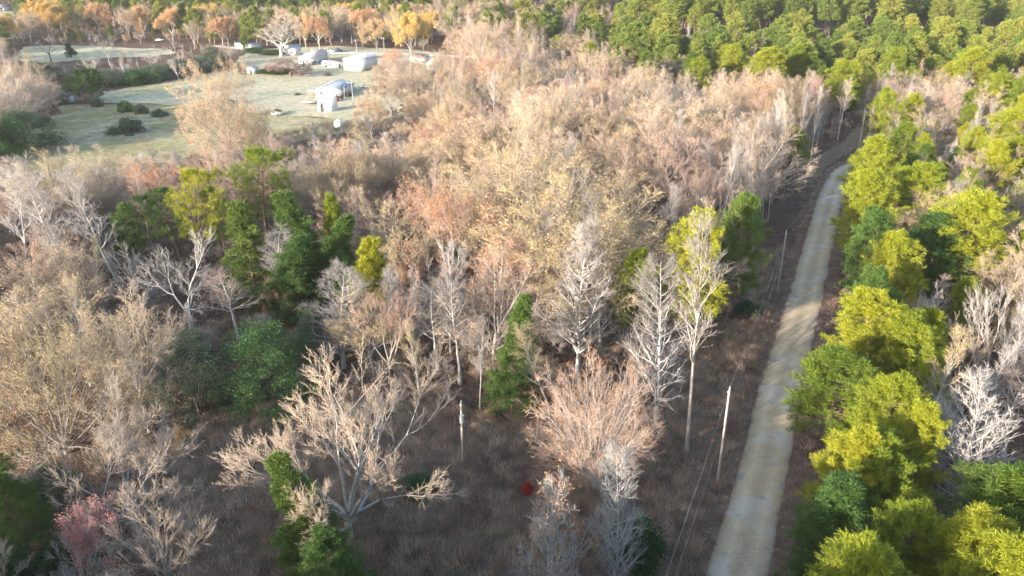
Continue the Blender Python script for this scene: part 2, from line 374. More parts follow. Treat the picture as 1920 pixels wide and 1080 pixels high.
# slim forest trees
for i, (tw_, bk, aa, nn) in enumerate([("twig_grey", "bark_pale", .62, 20), ("twig_tan", "bark_grey", .55, 20), ("twig_pink", "bark_grey", .60, 22),
                                       ("twig_tan", "bark_pale", .50, 18), ("twig_grey", "bark_grey", .70, 20), ("twig_olive", "bark_grey", .6, 22)]):
    bare(f"slim_{i}", 120 + i, 17, .16, "bark_pale" if i != 1 else bk, tw_, first=.40, n1=nn, a1=aa, r1=.24, up1=.10, shape1=sh_slim, n2=7, n3=5, n4=3, a2=.55, wob=.05, lean=.012 * (i - 2), tw=.0105)
# vase crowns: brooms of ascending stems
for i, (tw_, bk) in enumerate([("twig_tan", "bark_pale"), ("twig_pink", "bark_grey"), ("twig_grey", "bark_pale"), ("twig_tan", "bark_grey")]):
    bare(f"vase_{i}", 140 + i, 17, .24, bk, tw_, kind='fork', first=.30, forks=5, a1=.60, up1=.07, fn4=4, a2=.38, tw=.0105)
bare("vase_white", 146, 17, .26, "bark_pale", "twig_grey", kind='fork', first=.28, forks=5, a1=.66, up1=.06, fn3=4, fn4=4, a2=.36, tw=.013)
# fine rounded crowns of the wood
for i, (tw_, lf, ln_) in enumerate([("twig_tan", "leaf_tan", .05), ("twig_olive", "leaf_tan", .10), ("twig_pink", "leaf_russet", .04)]):
    bare(f"round_{i}", 155 + i, 18, .22, "bark_grey", tw_, kind='broom', first=.34, forks=15, a1=1.0, up1=.012, n1=9, n2=6, n3=4, n4=3, a2=.5, tw=.011, leaf=lf, leaf_n=ln_, leaf_s=.12)
# dense rounded crowns
bare("dome_a", 151, 15, .20, "bark_pale", "twig_coral", kind='broom', first=.07, forks=46, a1=1.15, up1=.0, n1=10, n2=6, n3=3, n4=3, a2=.50, leaf="leaf_russet", leaf_n=.08, leaf_s=.10, tw=.010)
bare("dome_b", 152, 15, .26, "bark_grey", "twig_olive", kind='broom', first=.06, forks=26, a1=1.5, up1=.02, n1=9, n2=6, n3=4, n4=3, a2=.55, leaf="leaf_tan", leaf_n=.12, leaf_s=.11, tw=.011)
# trees that kept dry leaves
bare("russet_a", 161, 17, .26, "bark_pale", "twig_pink", kind='fork', first=.26, forks=7, a1=1.0, up1=.03, fn4=4, a2=.55, leaf="leaf_russet", leaf_n=.28, leaf_s=.13)
bare("russet_b", 162, 17, .22, "bark_pale", "twig_pink", first=.25, n1=30, a1=.75, r1=.33, up1=.08, shape1=sh_slim, n2=7, n3=5, n4=4, a2=.55, leaf="leaf_russet", leaf_n=.22, leaf_s=.12)
bare("tanleaf", 163, 17, .24, "bark_grey", "twig_tan", kind='fork', first=.26, forks=6, a1=1.0, up1=.03, fn4=4, a2=.55, leaf="leaf_tan", leaf_n=.40, leaf_s=.14)
bare("gold_a", 164, 16, .28, "bark_grey", "twig_olive", kind='fork', first=.22, forks=6, a1=1.0, up1=.02, fn3=4, fn4=4, a2=.6, leaf="leaf_gold", leaf_n=.85, leaf_s=.25)
bare("gold_b", 165, 16, .28, "bark_pale", "twig_tan", kind='fork', first=.25, forks=6, a1=.95, up1=.03, fn3=4, fn4=4, a2=.58, leaf="leaf_orange", leaf_n=.65, leaf_s=.24)
bare("rose", 166, 13, .2, "bark_pale", "twig_grey", kind='fork', first=.2, forks=6, a1=.9, up1=.05, fn3=4, fn4=4, a2=.48, leaf="leaf_rose", leaf_n=.45, leaf_s=.13,
     leafzone=lambda B: (B[:, 0] * .6 - B[:, 1] * .3 + B[:, 2] * .2) < 1.2)
bare("purple_low", 167, 7, .3, "bark_dark", "twig_purple", kind='fork', first=.30, forks=7, a1=1.4, up1=.0, fn3=4, fn4=4, a2=.7, tw=.014)
# dead, almost twigless white tree
bare("dead_white", 171, 14, .26, "bark_pale", "bark_pale", kind='fork', first=.38, forks=4, a1=.95, up1=.04, fn3=2, fn4=2, a2=.6, tw=.012, lean=-.06)
bare("sapling", 172, 5, .05, "bark_grey", "twig_grey", kind='fork', first=.15, forks=2, a1=.7, up1=.05, fn3=2, fn4=3, a2=.5, tw=.010, twl=.6)
bare("sapling_tan", 173, 4, .05, "bark_grey", "twig_tan", kind='fork', first=.1, forks=3, a1=.9, up1=.04, fn3=2, fn4=2, a2=.6, tw=.010, twl=.6, leaf="leaf_tan", leaf_n=.15, leaf_s=.10)

def pine(name, seed, H, R0, first, crown_r, prof, nwh, per, mat, clump=.42, nb=18, bw=.035, dens=1.0, asc=.25, bark="bark_pine", wob=.04):
    r = np.random.default_rng(seed)
    tg, cg = Geo(), Geo()
    K = 10
    P0 = grow(r, np.zeros((1, 3)), np.array([[0, 0, 1.]]), np.array([H]), K, wob, .03)
    rad0 = taper(np.array([R0]), K, .12); tubes(tg, P0, rad0, 7)
    n = nwh * per
    t = np.sort(first + (1 - first) * np.repeat((np.arange(nwh) + r.uniform(-.25, .25, nwh)) / nwh, per).clip(0, .995) + r.normal(0, .008, n)).clip(first * .9, .995)
    f = t * K; i = np.clip(f.astype(int), 0, K - 1); fr = (f - i)[:, None]
    st = P0[0, i] * (1 - fr) + P0[0, i + 1] * fr
    az = np.arange(n) * 2.399 + r.normal(0, .4, n); rel = (t - first) / (1 - first)
    L = crown_r * prof(rel) * r.uniform(.6, 1.18, n)
    elv = asc + .55 * rel + r.normal(0, .12, n)
    d = np.stack([np.cos(az) * np.cos(elv), np.sin(az) * np.cos(elv), np.sin(elv)], 1)
    P1 = grow(r, st, d, L, 5, .10, .05)
    ra = taper(np.maximum(.018, .028 * L / max(crown_r, 1) * 1.6), 5, .3); tubes(tg, P1, ra, 4)
    st2, d2, l2, r2, t2 = children(r, P1, ra, 6, .25, 1.0, .75, .2, .42)
    P2 = grow(r, st2, d2, np.maximum(l2, .35), 2, .12, .10); ra2 = taper(np.full(len(st2), .016), 2, .5); tubes(tg, P2, ra2, 3)
    C = np.concatenate([P2[:, 2], P2[:, 1], P1[:, 5], P1[:, 4]]); D = np.concatenate([P2[:, 2] - P2[:, 1], P2[:, 1] - P2[:, 0], P1[:, 5] - P1[:, 4], P1[:, 4] - P1[:, 3]])
    keep = r.uniform(size=len(C)) < dens; C, D = C[keep], norm(D[keep])
    C = np.concatenate([C, P0[:, -1], P0[:, -1] - [0, 0, .4]]); D = np.concatenate([D, [[0, 0, 1.]], [[0, 0, 1.]]])
    cr = np.repeat(C, nb, 0); dr = norm(np.repeat(D, nb, 0) * .65 + r.normal(0, .75, (len(C) * nb, 3)) + [0, 0, .25])
    cr = cr + r.normal(0, .10, cr.shape)
    blades(cg, cr, dr, clump * r.uniform(.7, 1.25, len(cr)), bw * r.uniform(.8, 1.3, len(cr)), r)
    finish(name, H, tg, cg, bark, [mat])
rnd = lambda s: np.sin(np.clip(.18 + s * .86, 0, 1) * np.pi) ** .75 + .08
tri = lambda s: (1.03 - s) ** .8
egg = lambda s: np.clip(np.sin((.30 + s * .68) * np.pi), 0, 1) ** .8 + .05
for i in range(4):
    pine(f"pine_{i}", 201 + i, 15, .19, .26 + .04 * i, 3.0, egg, 17, 6, "needle", clump=.36, nb=30, bw=.020, dens=.95)
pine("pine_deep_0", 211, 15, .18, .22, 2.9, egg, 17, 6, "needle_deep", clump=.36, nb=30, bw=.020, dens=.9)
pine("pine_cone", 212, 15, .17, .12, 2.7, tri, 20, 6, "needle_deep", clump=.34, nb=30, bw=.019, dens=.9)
pine("pine_cone_y", 213, 13, .17, .14, 2.7, lambda s: (1.05 - s) ** .6, 19, 6, "needle", clump=.34, nb=30, bw=.019, dens=.9)
pine("pine_open", 214, 17, .21, .38, 4.2, rnd, 11, 5, "needle", clump=.40, nb=30, bw=.020, dens=.85, asc=.1)
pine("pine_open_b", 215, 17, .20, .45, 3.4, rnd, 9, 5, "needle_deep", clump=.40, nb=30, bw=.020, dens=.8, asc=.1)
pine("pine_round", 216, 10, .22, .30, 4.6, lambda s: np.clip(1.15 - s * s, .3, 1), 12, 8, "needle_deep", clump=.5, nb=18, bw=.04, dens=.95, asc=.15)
for i in range(3):
    pine(f"pine_tall_{i}", 221 + i, 25, .26, .5 + .04 * i, 3.6, rnd, 13, 6, "needle_far", clump=.6, nb=14, bw=.06, dens=.9)
for i in range(3):
    pine(f"pine_far_{i}", 231 + i, 16, .2, .22, 3.4, egg, 14, 6, "needle_far", clump=.55, nb=12, bw=.06, dens=.95)

def leafy(name, seed, H, Rx, prof, mat, n=4200, ls=.16, nst=7, bark="bark_dark", lobes=26, lob_r=.32):
    """dense evergreen: stems, and leaves gathered on many sprays around the outside"""
    r = np.random.default_rng(seed)
    tg, cg = Geo(), Geo()
    az = np.arange(nst) / nst * 6.283; inc = r.uniform(.1, .65, nst)
    d = np.stack([np.cos(az) * np.sin(inc), np.sin(az) * np.sin(inc), np.cos(inc)], 1)
    P = grow(r, np.zeros((nst, 3)), d, np.full(nst, H * .8), 5, .12, .06); ra = taper(np.full(nst, .02 * H), 5, .2); tubes(tg, P, ra, 5)
    st, dd, ln, r0, t = children(r, P, ra, 8, .2, 1, .7, .2, .4)
    P2 = grow(r, st, dd, ln, 2, .1, .05); tubes(tg, P2, taper(np.full(len(st), .025), 2, .4), 3)
    u = r.uniform(.0, 1, lobes); a = r.uniform(0, 6.283, lobes)
    rad = Rx * prof(u) * r.uniform(.60, 1.08, lobes) * (1 + .16 * np.sin(a * 3 + seed) + .10 * np.sin(a * 5 + u * 6))
    L = np.stack([np.cos(a) * rad, np.sin(a) * rad, u * H], 1)
    L = np.concatenate([L, np.stack([np.zeros(6), np.zeros(6), np.linspace(.25, .97, 6) * H], 1)])
    L[:lobes, 2] *= r.uniform(.86, 1.08, lobes)
    w = np.concatenate([Rx * lob_r * r.uniform(.5, 1.6, lobes), np.full(6, Rx * .35)])
    k = r.integers(0, len(L), n)
    dirs = norm(r.normal(size=(n, 3))); C = L[k] + dirs * (w[k] * r.uniform(.55, 1.05, n))[:, None] * [1, 1, .85]
    ok = (C[:, 2] > .05); C, dirs = C[ok], dirs[ok]
    blades(cg, C, dirs * .8 + r.normal(0, .6, C.shape) + [0, 0, .2], ls * r.uniform(1.3, 2.8, len(C)), ls * r.uniform(.3, .6, len(C)), r)
    finish(name, H, tg, cg, bark, [mat])
domep = lambda u: np.sqrt(np.clip(1 - u * u, 0.02, 1)) * np.clip(.75 + u, 0, 1)
leafy("evergreen_dome", 301, 7.5, 5.0, domep, "evergreen_leaf", n=44000, ls=.075, lobes=85, lob_r=.20)
leafy("evergreen_shrub", 302, 4, 2.0, domep, "evergreen_leaf", n=12000, ls=.09, lobes=30)
leafy("cedar_dome", 303, 9, 4.2, lambda u: np.clip(1.1 - u, .05, 1) ** .6, "cedar_leaf", n=26000, ls=.085, lobes=60, lob_r=.22)
leafy("cedar_cone", 304, 7, 1.7, lambda u: np.clip(1.05 - u, .05, 1), "cedar_leaf", n=9000, ls=.13, lobes=36, lob_r=.34)
leafy("weedy_shrub", 305, 2.2, 2.0, domep, "cedar_leaf", n=6000, ls=.11, lobes=24)
leafy("red_bush", 306, 1.8, 1.1, domep, "leaf_red", n=1800, ls=.09, lobes=14)
leafy("orange_bush", 307, 2.2, 1.8, domep, "leaf_gold", n=1300, ls=.09, lobes=14)

# ------------------------------------------------------------------ putting a thing in the scene
def tag(o, label=None, cat=None, group=None, kind=None):
    if label: o["label"] = label
    if cat: o["category"] = cat
    if group: o["group"] = group
    if kind: o["kind"] = kind
    return o
def empty(name, loc, rz=0.0, sc=(1, 1, 1)):
    o = bpy.data.objects.new(name, None); COL.objects.link(o); o.location = loc; o.rotation_euler = (0, 0, rz); o.scale = sc
    o.empty_display_size = .5
    return o
def part(name, me, parent, mat=None):
    o = bpy.data.objects.new(name, me); COL.objects.link(o); o.parent = parent
    return o
def tree(name, var, x, y, h, wd=None, label=None, cat="tree", group=None, rz=None, lean=None, swap=None):
    V = VARIANTS[var]; sz = h / V['H']; sx = sz if wd is None else wd / V['Wd']
    e = empty(name, (x, y, -.05), random.uniform(0, 6.28) if rz is None else rz, (sx, sx, sz))
    if lean: e.rotation_euler = (lean[0], lean[1], e.rotation_euler[2])
    for pn, me in V['parts']:
        o = part(pn, me, e)
        if swap and pn in swap:
            o.material_slots[0].link = 'OBJECT'; o.material_slots[0].material = MATS[swap[pn]]
    tag(e, label, cat, group)
    return e
PLACED = []          # x, y, clear radius
def ptree(name, var, bx, by, ty, wpx, label, cat="tree", group=None, clear=None, **kw):
    """tree whose foot stands where the photo's (bx, by) meets the ground"""
    p = at(bx, by); h = height_for(p, ty)
    zc = proj(p.x, p.y, h * .7)[2]
    wd = None if wpx is None else wpx * zc / FPX
    PLACED.append((p.x, p.y, clear if clear is not None else max(2.0, (wd or 5) * .42)))
    return tree(name, var, p.x, p.y, h, wd, label, cat, group, **kw)

# ------------------------------------------------------------------ ground, road, fields
def sheet(name, pts, z, mat, kind="structure", nz=0.0, seg=None):
    """flat irregular sheet from an outline in metres"""
    out = []
    n = len(pts)
    for i in range(n):
        a, b = Vector(pts[i][:2]), Vector(pts[(i + 1) % n][:2]); L = (b - a).length; k = max(1, int(L / (seg or 4)))
        for j in range(k):
            p = a.lerp(b, j / k); nn = Vector((b.y - a.y, a.x - b.x)).normalized()
            out.append(p + nn * (random.gauss(0, nz) if nz else 0))
    me = bpy.data.meshes.new(name); me.from_pydata([(p.x, p.y, z) for p in out], [], [list(range(len(out)))])
    me.materials.append(MATS[mat]); o = bpy.data.objects.new(name, me); COL.objects.link(o); o["kind"] = kind
    if me.polygons[0].normal.z < 0: me.flip_normals()
    return o
sheet("ground", [(-1100, -250), (1100, -250), (1100, 1700), (-1100, 1700)], 0, "leaf_litter", seg=600)
def pixpoly(l): return [at(x, y) for x, y in l]
clear_poly = [(280, 1170), (330, 1080), (300, 860), (420, 770), (640, 745), (900, 775), (1050, 800), (1230, 760), (1262, 640), (1330, 600), (1385, 560), (1430, 470), (1470, 470), (1440, 620), (1400, 740), (1360, 860), (1290, 1080), (1200, 1170)]
sheet("clearing", pixpoly(clear_poly), .03, "clearing_soil", nz=.5, seg=3)
field_poly = [(-160, 420), (60, 345), (210, 322), (400, 300), (470, 268), (560, 262), (640, 250), (690, 228), (470, 212), (420, 185), (330, 196), (120, 196), (90, 232), (-10, 300), (-160, 330)]
sheet("field", pixpoly(field_poly), .03, "field_grass", nz=.8)
lawn_poly = [(330, 196), (425, 184), (475, 212), (690, 228), (760, 215), (742, 178), (700, 150), (742, 128), (832, 132), (842, 118), (830, 100), (760, 92), (630, 86), (480, 92), (440, 112), (470, 140), (380, 152), (300, 170), (190, 192)]
sheet("lawn", pixpoly(lawn_poly), .034, "lawn_grass", nz=.8)
sheet("far_strip_field", pixpoly([(185, 193), (195, 172), (330, 150), (440, 128), (470, 146), (420, 184), (330, 195)]), .026, "field_grass", nz=.8)
sheet("pasture", pixpoly([(20, 112), (45, 88), (110, 84), (170, 86), (240, 90), (312, 92), (330, 99), (280, 107), (180, 110), (90, 118)]), .03, "pasture_grass", nz=1)
sheet("far_field", pixpoly([(848, 44), (855, 30), (902, 29), (910, 44), (880, 54)]), .03, "lawn_grass", nz=1)
sheet("far_yard", pixpoly([(-60, 75), (50, 72), (46, 40), (30, 14), (-80, 10)]), .03, "lawn_grass", nz=1)

def densify(cl, step=1.6):
    out = []
    P = [Vector((p[0], p[1])) for p in cl]
    for i in range(len(P) - 1):
        p0 = P[max(i - 1, 0)]; p1 = P[i]; p2 = P[i + 1]; p3 = P[min(i + 2, len(P) - 1)]
        k = max(1, int((p2 - p1).length / step))
        for j in range(k):
            t = j / k
            out.append(.5 * ((2 * p1) + (p2 - p0) * t + (2 * p0 - 5 * p1 + 4 * p2 - p3) * t * t + (3 * p1 - p0 - 3 * p2 + p3) * t ** 3))
    out.append(P[-1]); return out
road_px = [(1343, 1230), (1381, 1080), (1417, 940), (1440, 840), (1465, 720), (1487, 640), (1509, 560), (1534, 460), (1558, 370), (1572, 338), (1592, 316), (1640, 300)]
road_cl = densify([at(*p)[:2] for p in road_px])
first = road_cl[0]; d = (road_cl[0] - road_cl[3]).normalized()
road_cl = [first + d * 90, first + d * 60, first + d * 30] + road_cl
def ribbon(name, cl, w0, w1, z, mat, jit=0.0, kind="structure", crown=0.0, cols=7):
    V, UV = [], []
    n = len(cl)
    for i, p in enumerate(cl):
        tdir = (cl[min(i + 1, n - 1)] - cl[max(i - 1, 0)]).normalized(); nn = Vector((tdir.y, -tdir.x))
        a, b = w0 + random.gauss(0, jit), w1 + random.gauss(0, jit)
        for c in range(cols):
            f = c / (cols - 1); q = p + nn * (a + (b - a) * f)
            V.append((q.x, q.y, z + crown * math.sin(f * math.pi))); UV.append((f, i))
    F = [(i * cols + c, i * cols + c + 1, (i + 1) * cols + c + 1, (i + 1) * cols + c) for i in range(n - 1) for c in range(cols - 1)]
    me = bpy.data.meshes.new(name); me.from_pydata(V, [], F)
    uv = me.uv_layers.new(name="UVMap"); 
    for lp in me.loops: uv.data[lp.index].uv = UV[lp.vertex_index]
    me.materials.append(MATS[mat]); o = bpy.data.objects.new(name, me); COL.objects.link(o); o["kind"] = kind
    if me.polygons[0].normal.z < 0: me.flip_normals()
    return o
ribbon("road_verge", road_cl, -4.4, 4.6, .05, "verge_soil", .25)
ribbon("road", road_cl, -2.6, 2.6, .09, "road_gravel", .10, crown=.10, cols=13)
bank = densify([at(*p)[:2] for p in [(1500, 350), (1525, 318), (1560, 290), (1600, 268), (1622, 240)]])
ribbon("dirt_track", bank, -2.6, 2.6, .04, "bank_soil", .3)
ROADPTS = np.array([tuple(p) for p in road_cl]); BANKPTS = np.array([tuple(p) for p in bank])

def inpoly(x, y, poly):
    c = False; n = len(poly); j = n - 1
    for i in range(n):
        xi, yi = poly[i]; xj, yj = poly[j]
        if (yi > y) != (yj > y) and x < (xj - xi) * (y - yi) / (yj - yi) + xi: c = not c
        j = i
    return c

# ------------------------------------------------------------------ trees one can single out (foot x, foot y, top y, crown width in photo pixels)
BT = "bare_tree"; PT = "pine_tree"
T = [
 (BT, "spread_a", 655, 1010, 668, 420, "broad open-grown bare tree with pale spreading limbs, standing alone in the brown clearing", "bare tree", dict(rz=0.4, clear=5)),
 (BT, "spread_b", 262, 1010, 735, 300, "wide bare tree leaning left over the dark corner of the clearing, its twig tips sunlit", "bare tree", dict(rz=2.1, lean=(0, -.16), clear=4)),
 (BT, "vase_3", 335, 1180, 905, 200, "straw-coloured bare tree in front of the left-leaning bare tree", "bare tree", dict(clear=3)),
 ("flowering_tree", "rose", 175, 1190, 968, 150, "small tree hung with rose-pink leaves at the bottom left corner", "tree", dict(clear=3)),
 (BT, "vase_0", 10, 1200, 985, 130, "bare tree cut by the bottom left corner of the view", "bare tree", dict(clear=3)),
 (BT, "dome_b", 125, 850, 528, 370, "huge rounded tree with olive-tan dry leaves filling the left edge", "tree", dict(clear=8)),
 (PT, "pine_deep_0", 15, 1030, 778, 110, "dark evergreen below the huge tan tree on the left edge", "pine tree", dict(clear=3)),
 (PT, "pine_deep_0", 60, 1060, 860, 110, "smaller dark evergreen behind the rose-leaved tree", "pine tree", dict(clear=3)),
 ("evergreen_shrub", "cedar_dome", 100, 960, 870, 130, "dark evergreen thicket under the left-leaning bare tree", "shrub", dict(clear=1)),
 ("evergreen_shrub", "evergreen_shrub", 160, 1050, 985, 110, "low dark thicket behind the rose-leaved tree", "shrub", dict(clear=1)),
 ("evergreen_shrub", "evergreen_shrub", 45, 1110, 1030, 120, "low dark thicket at the left edge near the bottom", "shrub", dict(clear=1)),
 ("evergreen_shrub", "evergreen_dome", 505, 752, 598, 190, "broad dark green evergreen thicket with a domed top behind the clearing", "shrub", dict(clear=5)),
 ("evergreen_shrub", "cedar_dome", 375, 775, 612, 140, "grey-green evergreen shrub left of the dark green dome", "shrub", dict(clear=4)),
 ("evergreen_shrub", "cedar_dome", 590, 690, 575, 90, "grey-green evergreen shrub behind the domed thicket", "shrub", dict(clear=3)),
 (BT, "cone_a", 645, 690, 488, 125, "silvery pointed bare tree right of the dark green thicket", "bare tree", dict(clear=3)),
 (PT, "pine_cone_y", 705, 645, 438, 78, "narrow young pine with sunlit yellow-green top beside the silvery pointed tree", "pine tree", dict(clear=3)),
 (PT, "pine_cone", 958, 784, 562, 100, "straight dark green pine standing at the back edge of the brown clearing", "pine tree", dict(clear=3)),
 (BT, "dome_a", 1112, 915, 625, 225, "rounded bare tree with a glowing coral twig crown in the middle of the clearing edge", "bare tree", dict(clear=6)),
 (BT, "cone_a", 1152, 1140, 815, 105, "slim pale bare tree in front of the coral-crowned tree, pink at the top", "bare tree", dict(clear=2, swap={'crown': 'bark_pale'})),  # lighter crown material stands in for sunlight on its top
 (BT, "cone_b", 1020, 1190, 885, 120, "pointed bare tree with a few russet leaves at its tip near the bottom edge", "bare tree", dict(clear=2, swap={'crown': 'bark_pale'})),  # crown lightened by material here too, as if its top were sunlit
 ("evergreen_shrub", "evergreen_shrub", 1192, 1075, 965, 100, "round green shrub beside the foot of the slim pale tree", "shrub", dict(clear=3)),
 (PT, "pine_cone", 600, 1120, 868, 150, "green evergreen growing under the left limbs of the big open-grown tree", "pine tree", dict(clear=3)),
 (PT, "pine_deep_0", 650, 1190, 985, 130, "low green evergreen at the bottom edge under the big open-grown tree", "pine tree", dict(clear=3)),
 (BT, "slim_5", 1035, 800, 606, 110, "olive-brown bare tree between the straight dark pine and the coral-crowned tree", "bare tree", dict(clear=3)),
 (BT, "cone_a", 1228, 800, 455, 130, "tall whitish bare tree with wide-reaching branches behind the coral-crowned tree", "bare tree", dict(clear=3)),
 (BT, "slim_0", 1288, 850, 400, 120, "tallest pale-limbed bare tree at the wood's edge near the second roadside pole", "bare tree", dict(clear=3, swap={'trunk': 'bark_grey'})),
 (PT, "pine_0", 1290, 655, 378, 108, "olive-lit pine behind the tallest pale-limbed tree", "pine tree", dict(clear=2)),
 (PT, "pine_deep_0", 1362, 600, 348, 98, "dark green pine nearest the roadside clearing at the wood's corner", "pine tree", dict(clear=2)),
 (PT, "pine_1", 1192, 660, 450, 84, "small pine half hidden in the wood left of the whitish wide-reaching tree", "pine tree", dict(clear=2)),
 ("russet_tree", "russet_b", 935, 650, 425, 150, "tree with pinkish-tan dry leaves right above the straight dark pine", "tree", dict(clear=4)),
 ("russet_tree", "russet_a", 850, 590, 322, 215, "large tree with coral dry leaves in the middle of the wood", "tree", dict(clear=5)),
 ("russet_tree", "russet_b", 760, 520, 345, 70, "narrow tree with rusty leaves left of the large coral-leaved tree", "tree", dict(clear=3)),
 (BT, "slim_0", 1125, 650, 358, 80, "tall white-stemmed bare tree in the wood above the olive-brown tree", "bare tree", dict(clear=3)),
 (BT, "cone_a", 1082, 700, 395, 110, "tall bare tree with long level branches left of the white-stemmed one", "bare tree", dict(clear=3)),
 (BT, "slim_0", 1000, 610, 385, 70, "slender white bare tree just right of the large coral-leaved tree", "bare tree", dict(clear=2)),
 (BT, "cone_a", 738, 672, 500, 50, "left stem of three slim bare trees right of the yellow-topped pine", "bare tree", dict(clear=1.5)),
 (BT, "slim_0", 758, 674, 488, 55, "middle stem of three slim bare trees right of the yellow-topped pine", "bare tree", dict(clear=1.5)),
 (BT, "cone_b", 780, 672, 495, 50, "right stem of three slim bare trees right of the yellow-topped pine", "bare tree", dict(clear=1.5)),
 (BT, "slim_4", 862, 720, 505, 80, "bluish-grey bare tree left of the straight dark pine, branches raised", "bare tree", dict(clear=2)),
 (BT, "slim_0", 900, 768, 588, 40, "small birch-like bare tree just left of the straight dark pine", "bare tree", dict(clear=1.5)),
 (BT, "slim_4", 820, 700, 520, 80, "grey bare tree between the three slim stems and the bluish-grey tree", "bare tree", dict(clear=2)),
 (BT, "dead_white", 365, 650, 430, 160, "bone-white dead tree with crooked bare limbs above the dark green thicket", "dead tree", dict(rz=.2, clear=4)),
 (BT, "dead_white", 278, 620, 450, 100, "smaller bone-white bare tree left of the crooked dead tree", "dead tree", dict(rz=2.2, clear=3)),
 (BT, "slim_0", 232, 560, 290, 90, "tall leaning pale-trunked bare tree left of the middle-distance pines", "bare tree", dict(clear=3, lean=(0, -.08))),
 (BT, "slim_4", 145, 560, 300, 90, "tall thin bare tree with a dark leaning trunk above the huge tan tree", "bare tree", dict(clear=3, lean=(0, -.1))),
 (BT, "slim_0", 55, 560, 285, 100, "tall whitish bare tree near the left edge above the huge tan tree", "bare tree", dict(clear=3)),
 (PT, "pine_open", 388, 520, 305, 112, "open-crowned pine with a dark trunk left of the largest middle-distance pine", "pine tree", dict(clear=3)),
 (PT, "pine_open", 505, 470, 265, 132, "largest layered pine standing before the field, its top sunlit yellow", "pine tree", dict(clear=3)),
 (PT, "pine_open_b", 285, 500, 358, 75, "small pine left of the open-crowned pine with the dark trunk", "pine tree", dict(clear=3)),
 (PT, "pine_cone", 585, 585, 366, 128, "dense green pine below and right of the largest layered pine", "pine tree", dict(clear=3)),
 (PT, "pine_cone", 482, 585, 388, 120, "shaded green pine under the largest layered pine", "pine tree", dict(clear=3)),
 (PT, "pine_cone_y", 632, 530, 360, 48, "narrow bright-tipped pine right of the dense green pine", "pine tree", dict(clear=2)),
 (PT, "pine_cone", 545, 610, 430, 112, "dense green pine between the two big shaded pines behind the domed thicket", "pine tree", dict(clear=2)),
 (PT, "pine_cone", 622, 580, 400, 100, "dark green pine just under the narrow bright-tipped pine", "pine tree", dict(clear=2)),
 (PT, "pine_open", 430, 505, 345, 74, "half-shaded pine between the two open-crowned pines", "pine tree", dict(clear=2)),
 (PT, "pine_open_b", 340, 500, 345, 70, "shaded pine left under the open-crowned pine", "pine tree", dict(clear=2)),
 (PT, "pine_deep_0", 250, 500, 378, 56, "leftmost small pine of the middle-distance pines", "pine tree", dict(clear=2)),
 (PT, "pine_deep_0", 655, 600, 470, 60, "dark pine just left of the yellow-topped narrow pine", "pine tree", dict(clear=2)),
 (BT, "slim_4", 530, 600, 420, 75, "bluish bare tree standing between the two dense green pines", "bare tree", dict(clear=2)),
 (BT, "slim_2", 448, 640, 500, 75, "small pinkish bare tree at the back of the domed thicket", "bare tree", dict(clear=3)),
 ("russet_tree", "russet_a", 525, 615, 520, 70, "low rust-brown leafy tree behind the domed thicket", "tree", dict(clear=3)),
 ("field_tree", "field_oak", 428, 298, 99, 160, "big solitary tan-crowned tree on the near edge of the field", "tree", dict(clear=8)),
 (PT, "pine_round", 158, 194, 126, 68, "round-headed dark pine alone at the left side of the field", "pine tree", dict(clear=4)),
 ("tan_tree", "tanleaf", 735, 235, 118, 120, "orange-tan leafy tree at the corner of the yard right of the pale shed", "tree", dict(clear=4)),
 ("tan_tree", "tanleaf", 700, 275, 165, 70, "smaller orange-tan tree in front of the yard corner tree", "tree", dict(clear=4)),
 (BT, "purple_low", 545, 142, 106, 76, "low flat-topped purplish tree on the lawn before the white house", "bare tree", dict(clear=4)),
 (BT, "white_a", 945, 290, 208, 50, "white leafless tree with ivy at its foot in the middle of the far wood", "bare tree", dict(clear=3)),
 (BT, "spread_b", 1150, 285, 165, 100, "pale crooked bare tree in the far wood left of the ivy-topped snag", "bare tree", dict(clear=3)),
 (BT, "slim_5", 700, 300, 230, 90, "yellowish bare tree at the near edge of the yard", "bare tree", dict(clear=3)),
 ("tan_tree", "tanleaf", 875, 320, 232, 66, "yellow-tan leafy tree beside the white ivy-footed tree", "tree", dict(clear=3, swap={'leaves': 'leaf_yellowgreen'})),
 ("tan_tree", "tanleaf", 860, 270, 160, 70, "peach-coloured tree in the wood right of the yard", "tree", dict(clear=3)),
 ("russet_tree", "russet_a", 800, 400, 290, 90, "pinkish-leaved tree at the upper left of the large coral-leaved tree", "tree", dict(clear=4)),
 ("tan_tree", "tanleaf", 1180, 320, 190, 130, "wide tan-crowned tree in the wood below the ivy-topped snag", "tree", dict(clear=5)),
 ("tan_tree", "tanleaf", 1020, 430, 270, 150, "broad yellow-tan tree behind the large coral-leaved tree", "tree", dict(clear=5)),
 (PT, "pine_1", 1297, 310, 210, 70, "isolated round green pine in the bare wood left of the road", "pine tree", dict(clear=3)),
 (PT, "pine_2", 1462, 340, 233, 68, "lit pine in the bare wood nearest the road bend", "pine tree", dict(clear=3)),
 (PT, "pine_open_b", 1180, 265, 165, 48, "small ragged pine on a tall stem in the far bare wood", "pine tree", dict(clear=2)),
 (PT, "pine_1", 1065, 270, 206, 36, "tiny pine top showing left of the ragged pine", "pine tree", dict(clear=2)),
 (PT, "pine_3", 1475, 170, 88, 86, "large green pine left of the far road corridor", "pine tree", dict(clear=2)),
 (PT, "pine_1", 1365, 160, 82, 64, "green pine left of the large pine by the far corridor", "pine tree", dict(clear=2)),
 (PT, "pine_2", 1098, 150, 75, 40, "first pine of the far group where the bare wood meets the pine wood", "pine tree", dict(clear=2)),
 (PT, "pine_3", 1212, 180, 92, 46, "pine standing forward of the far group in the bare wood", "pine tree", dict(clear=2)),
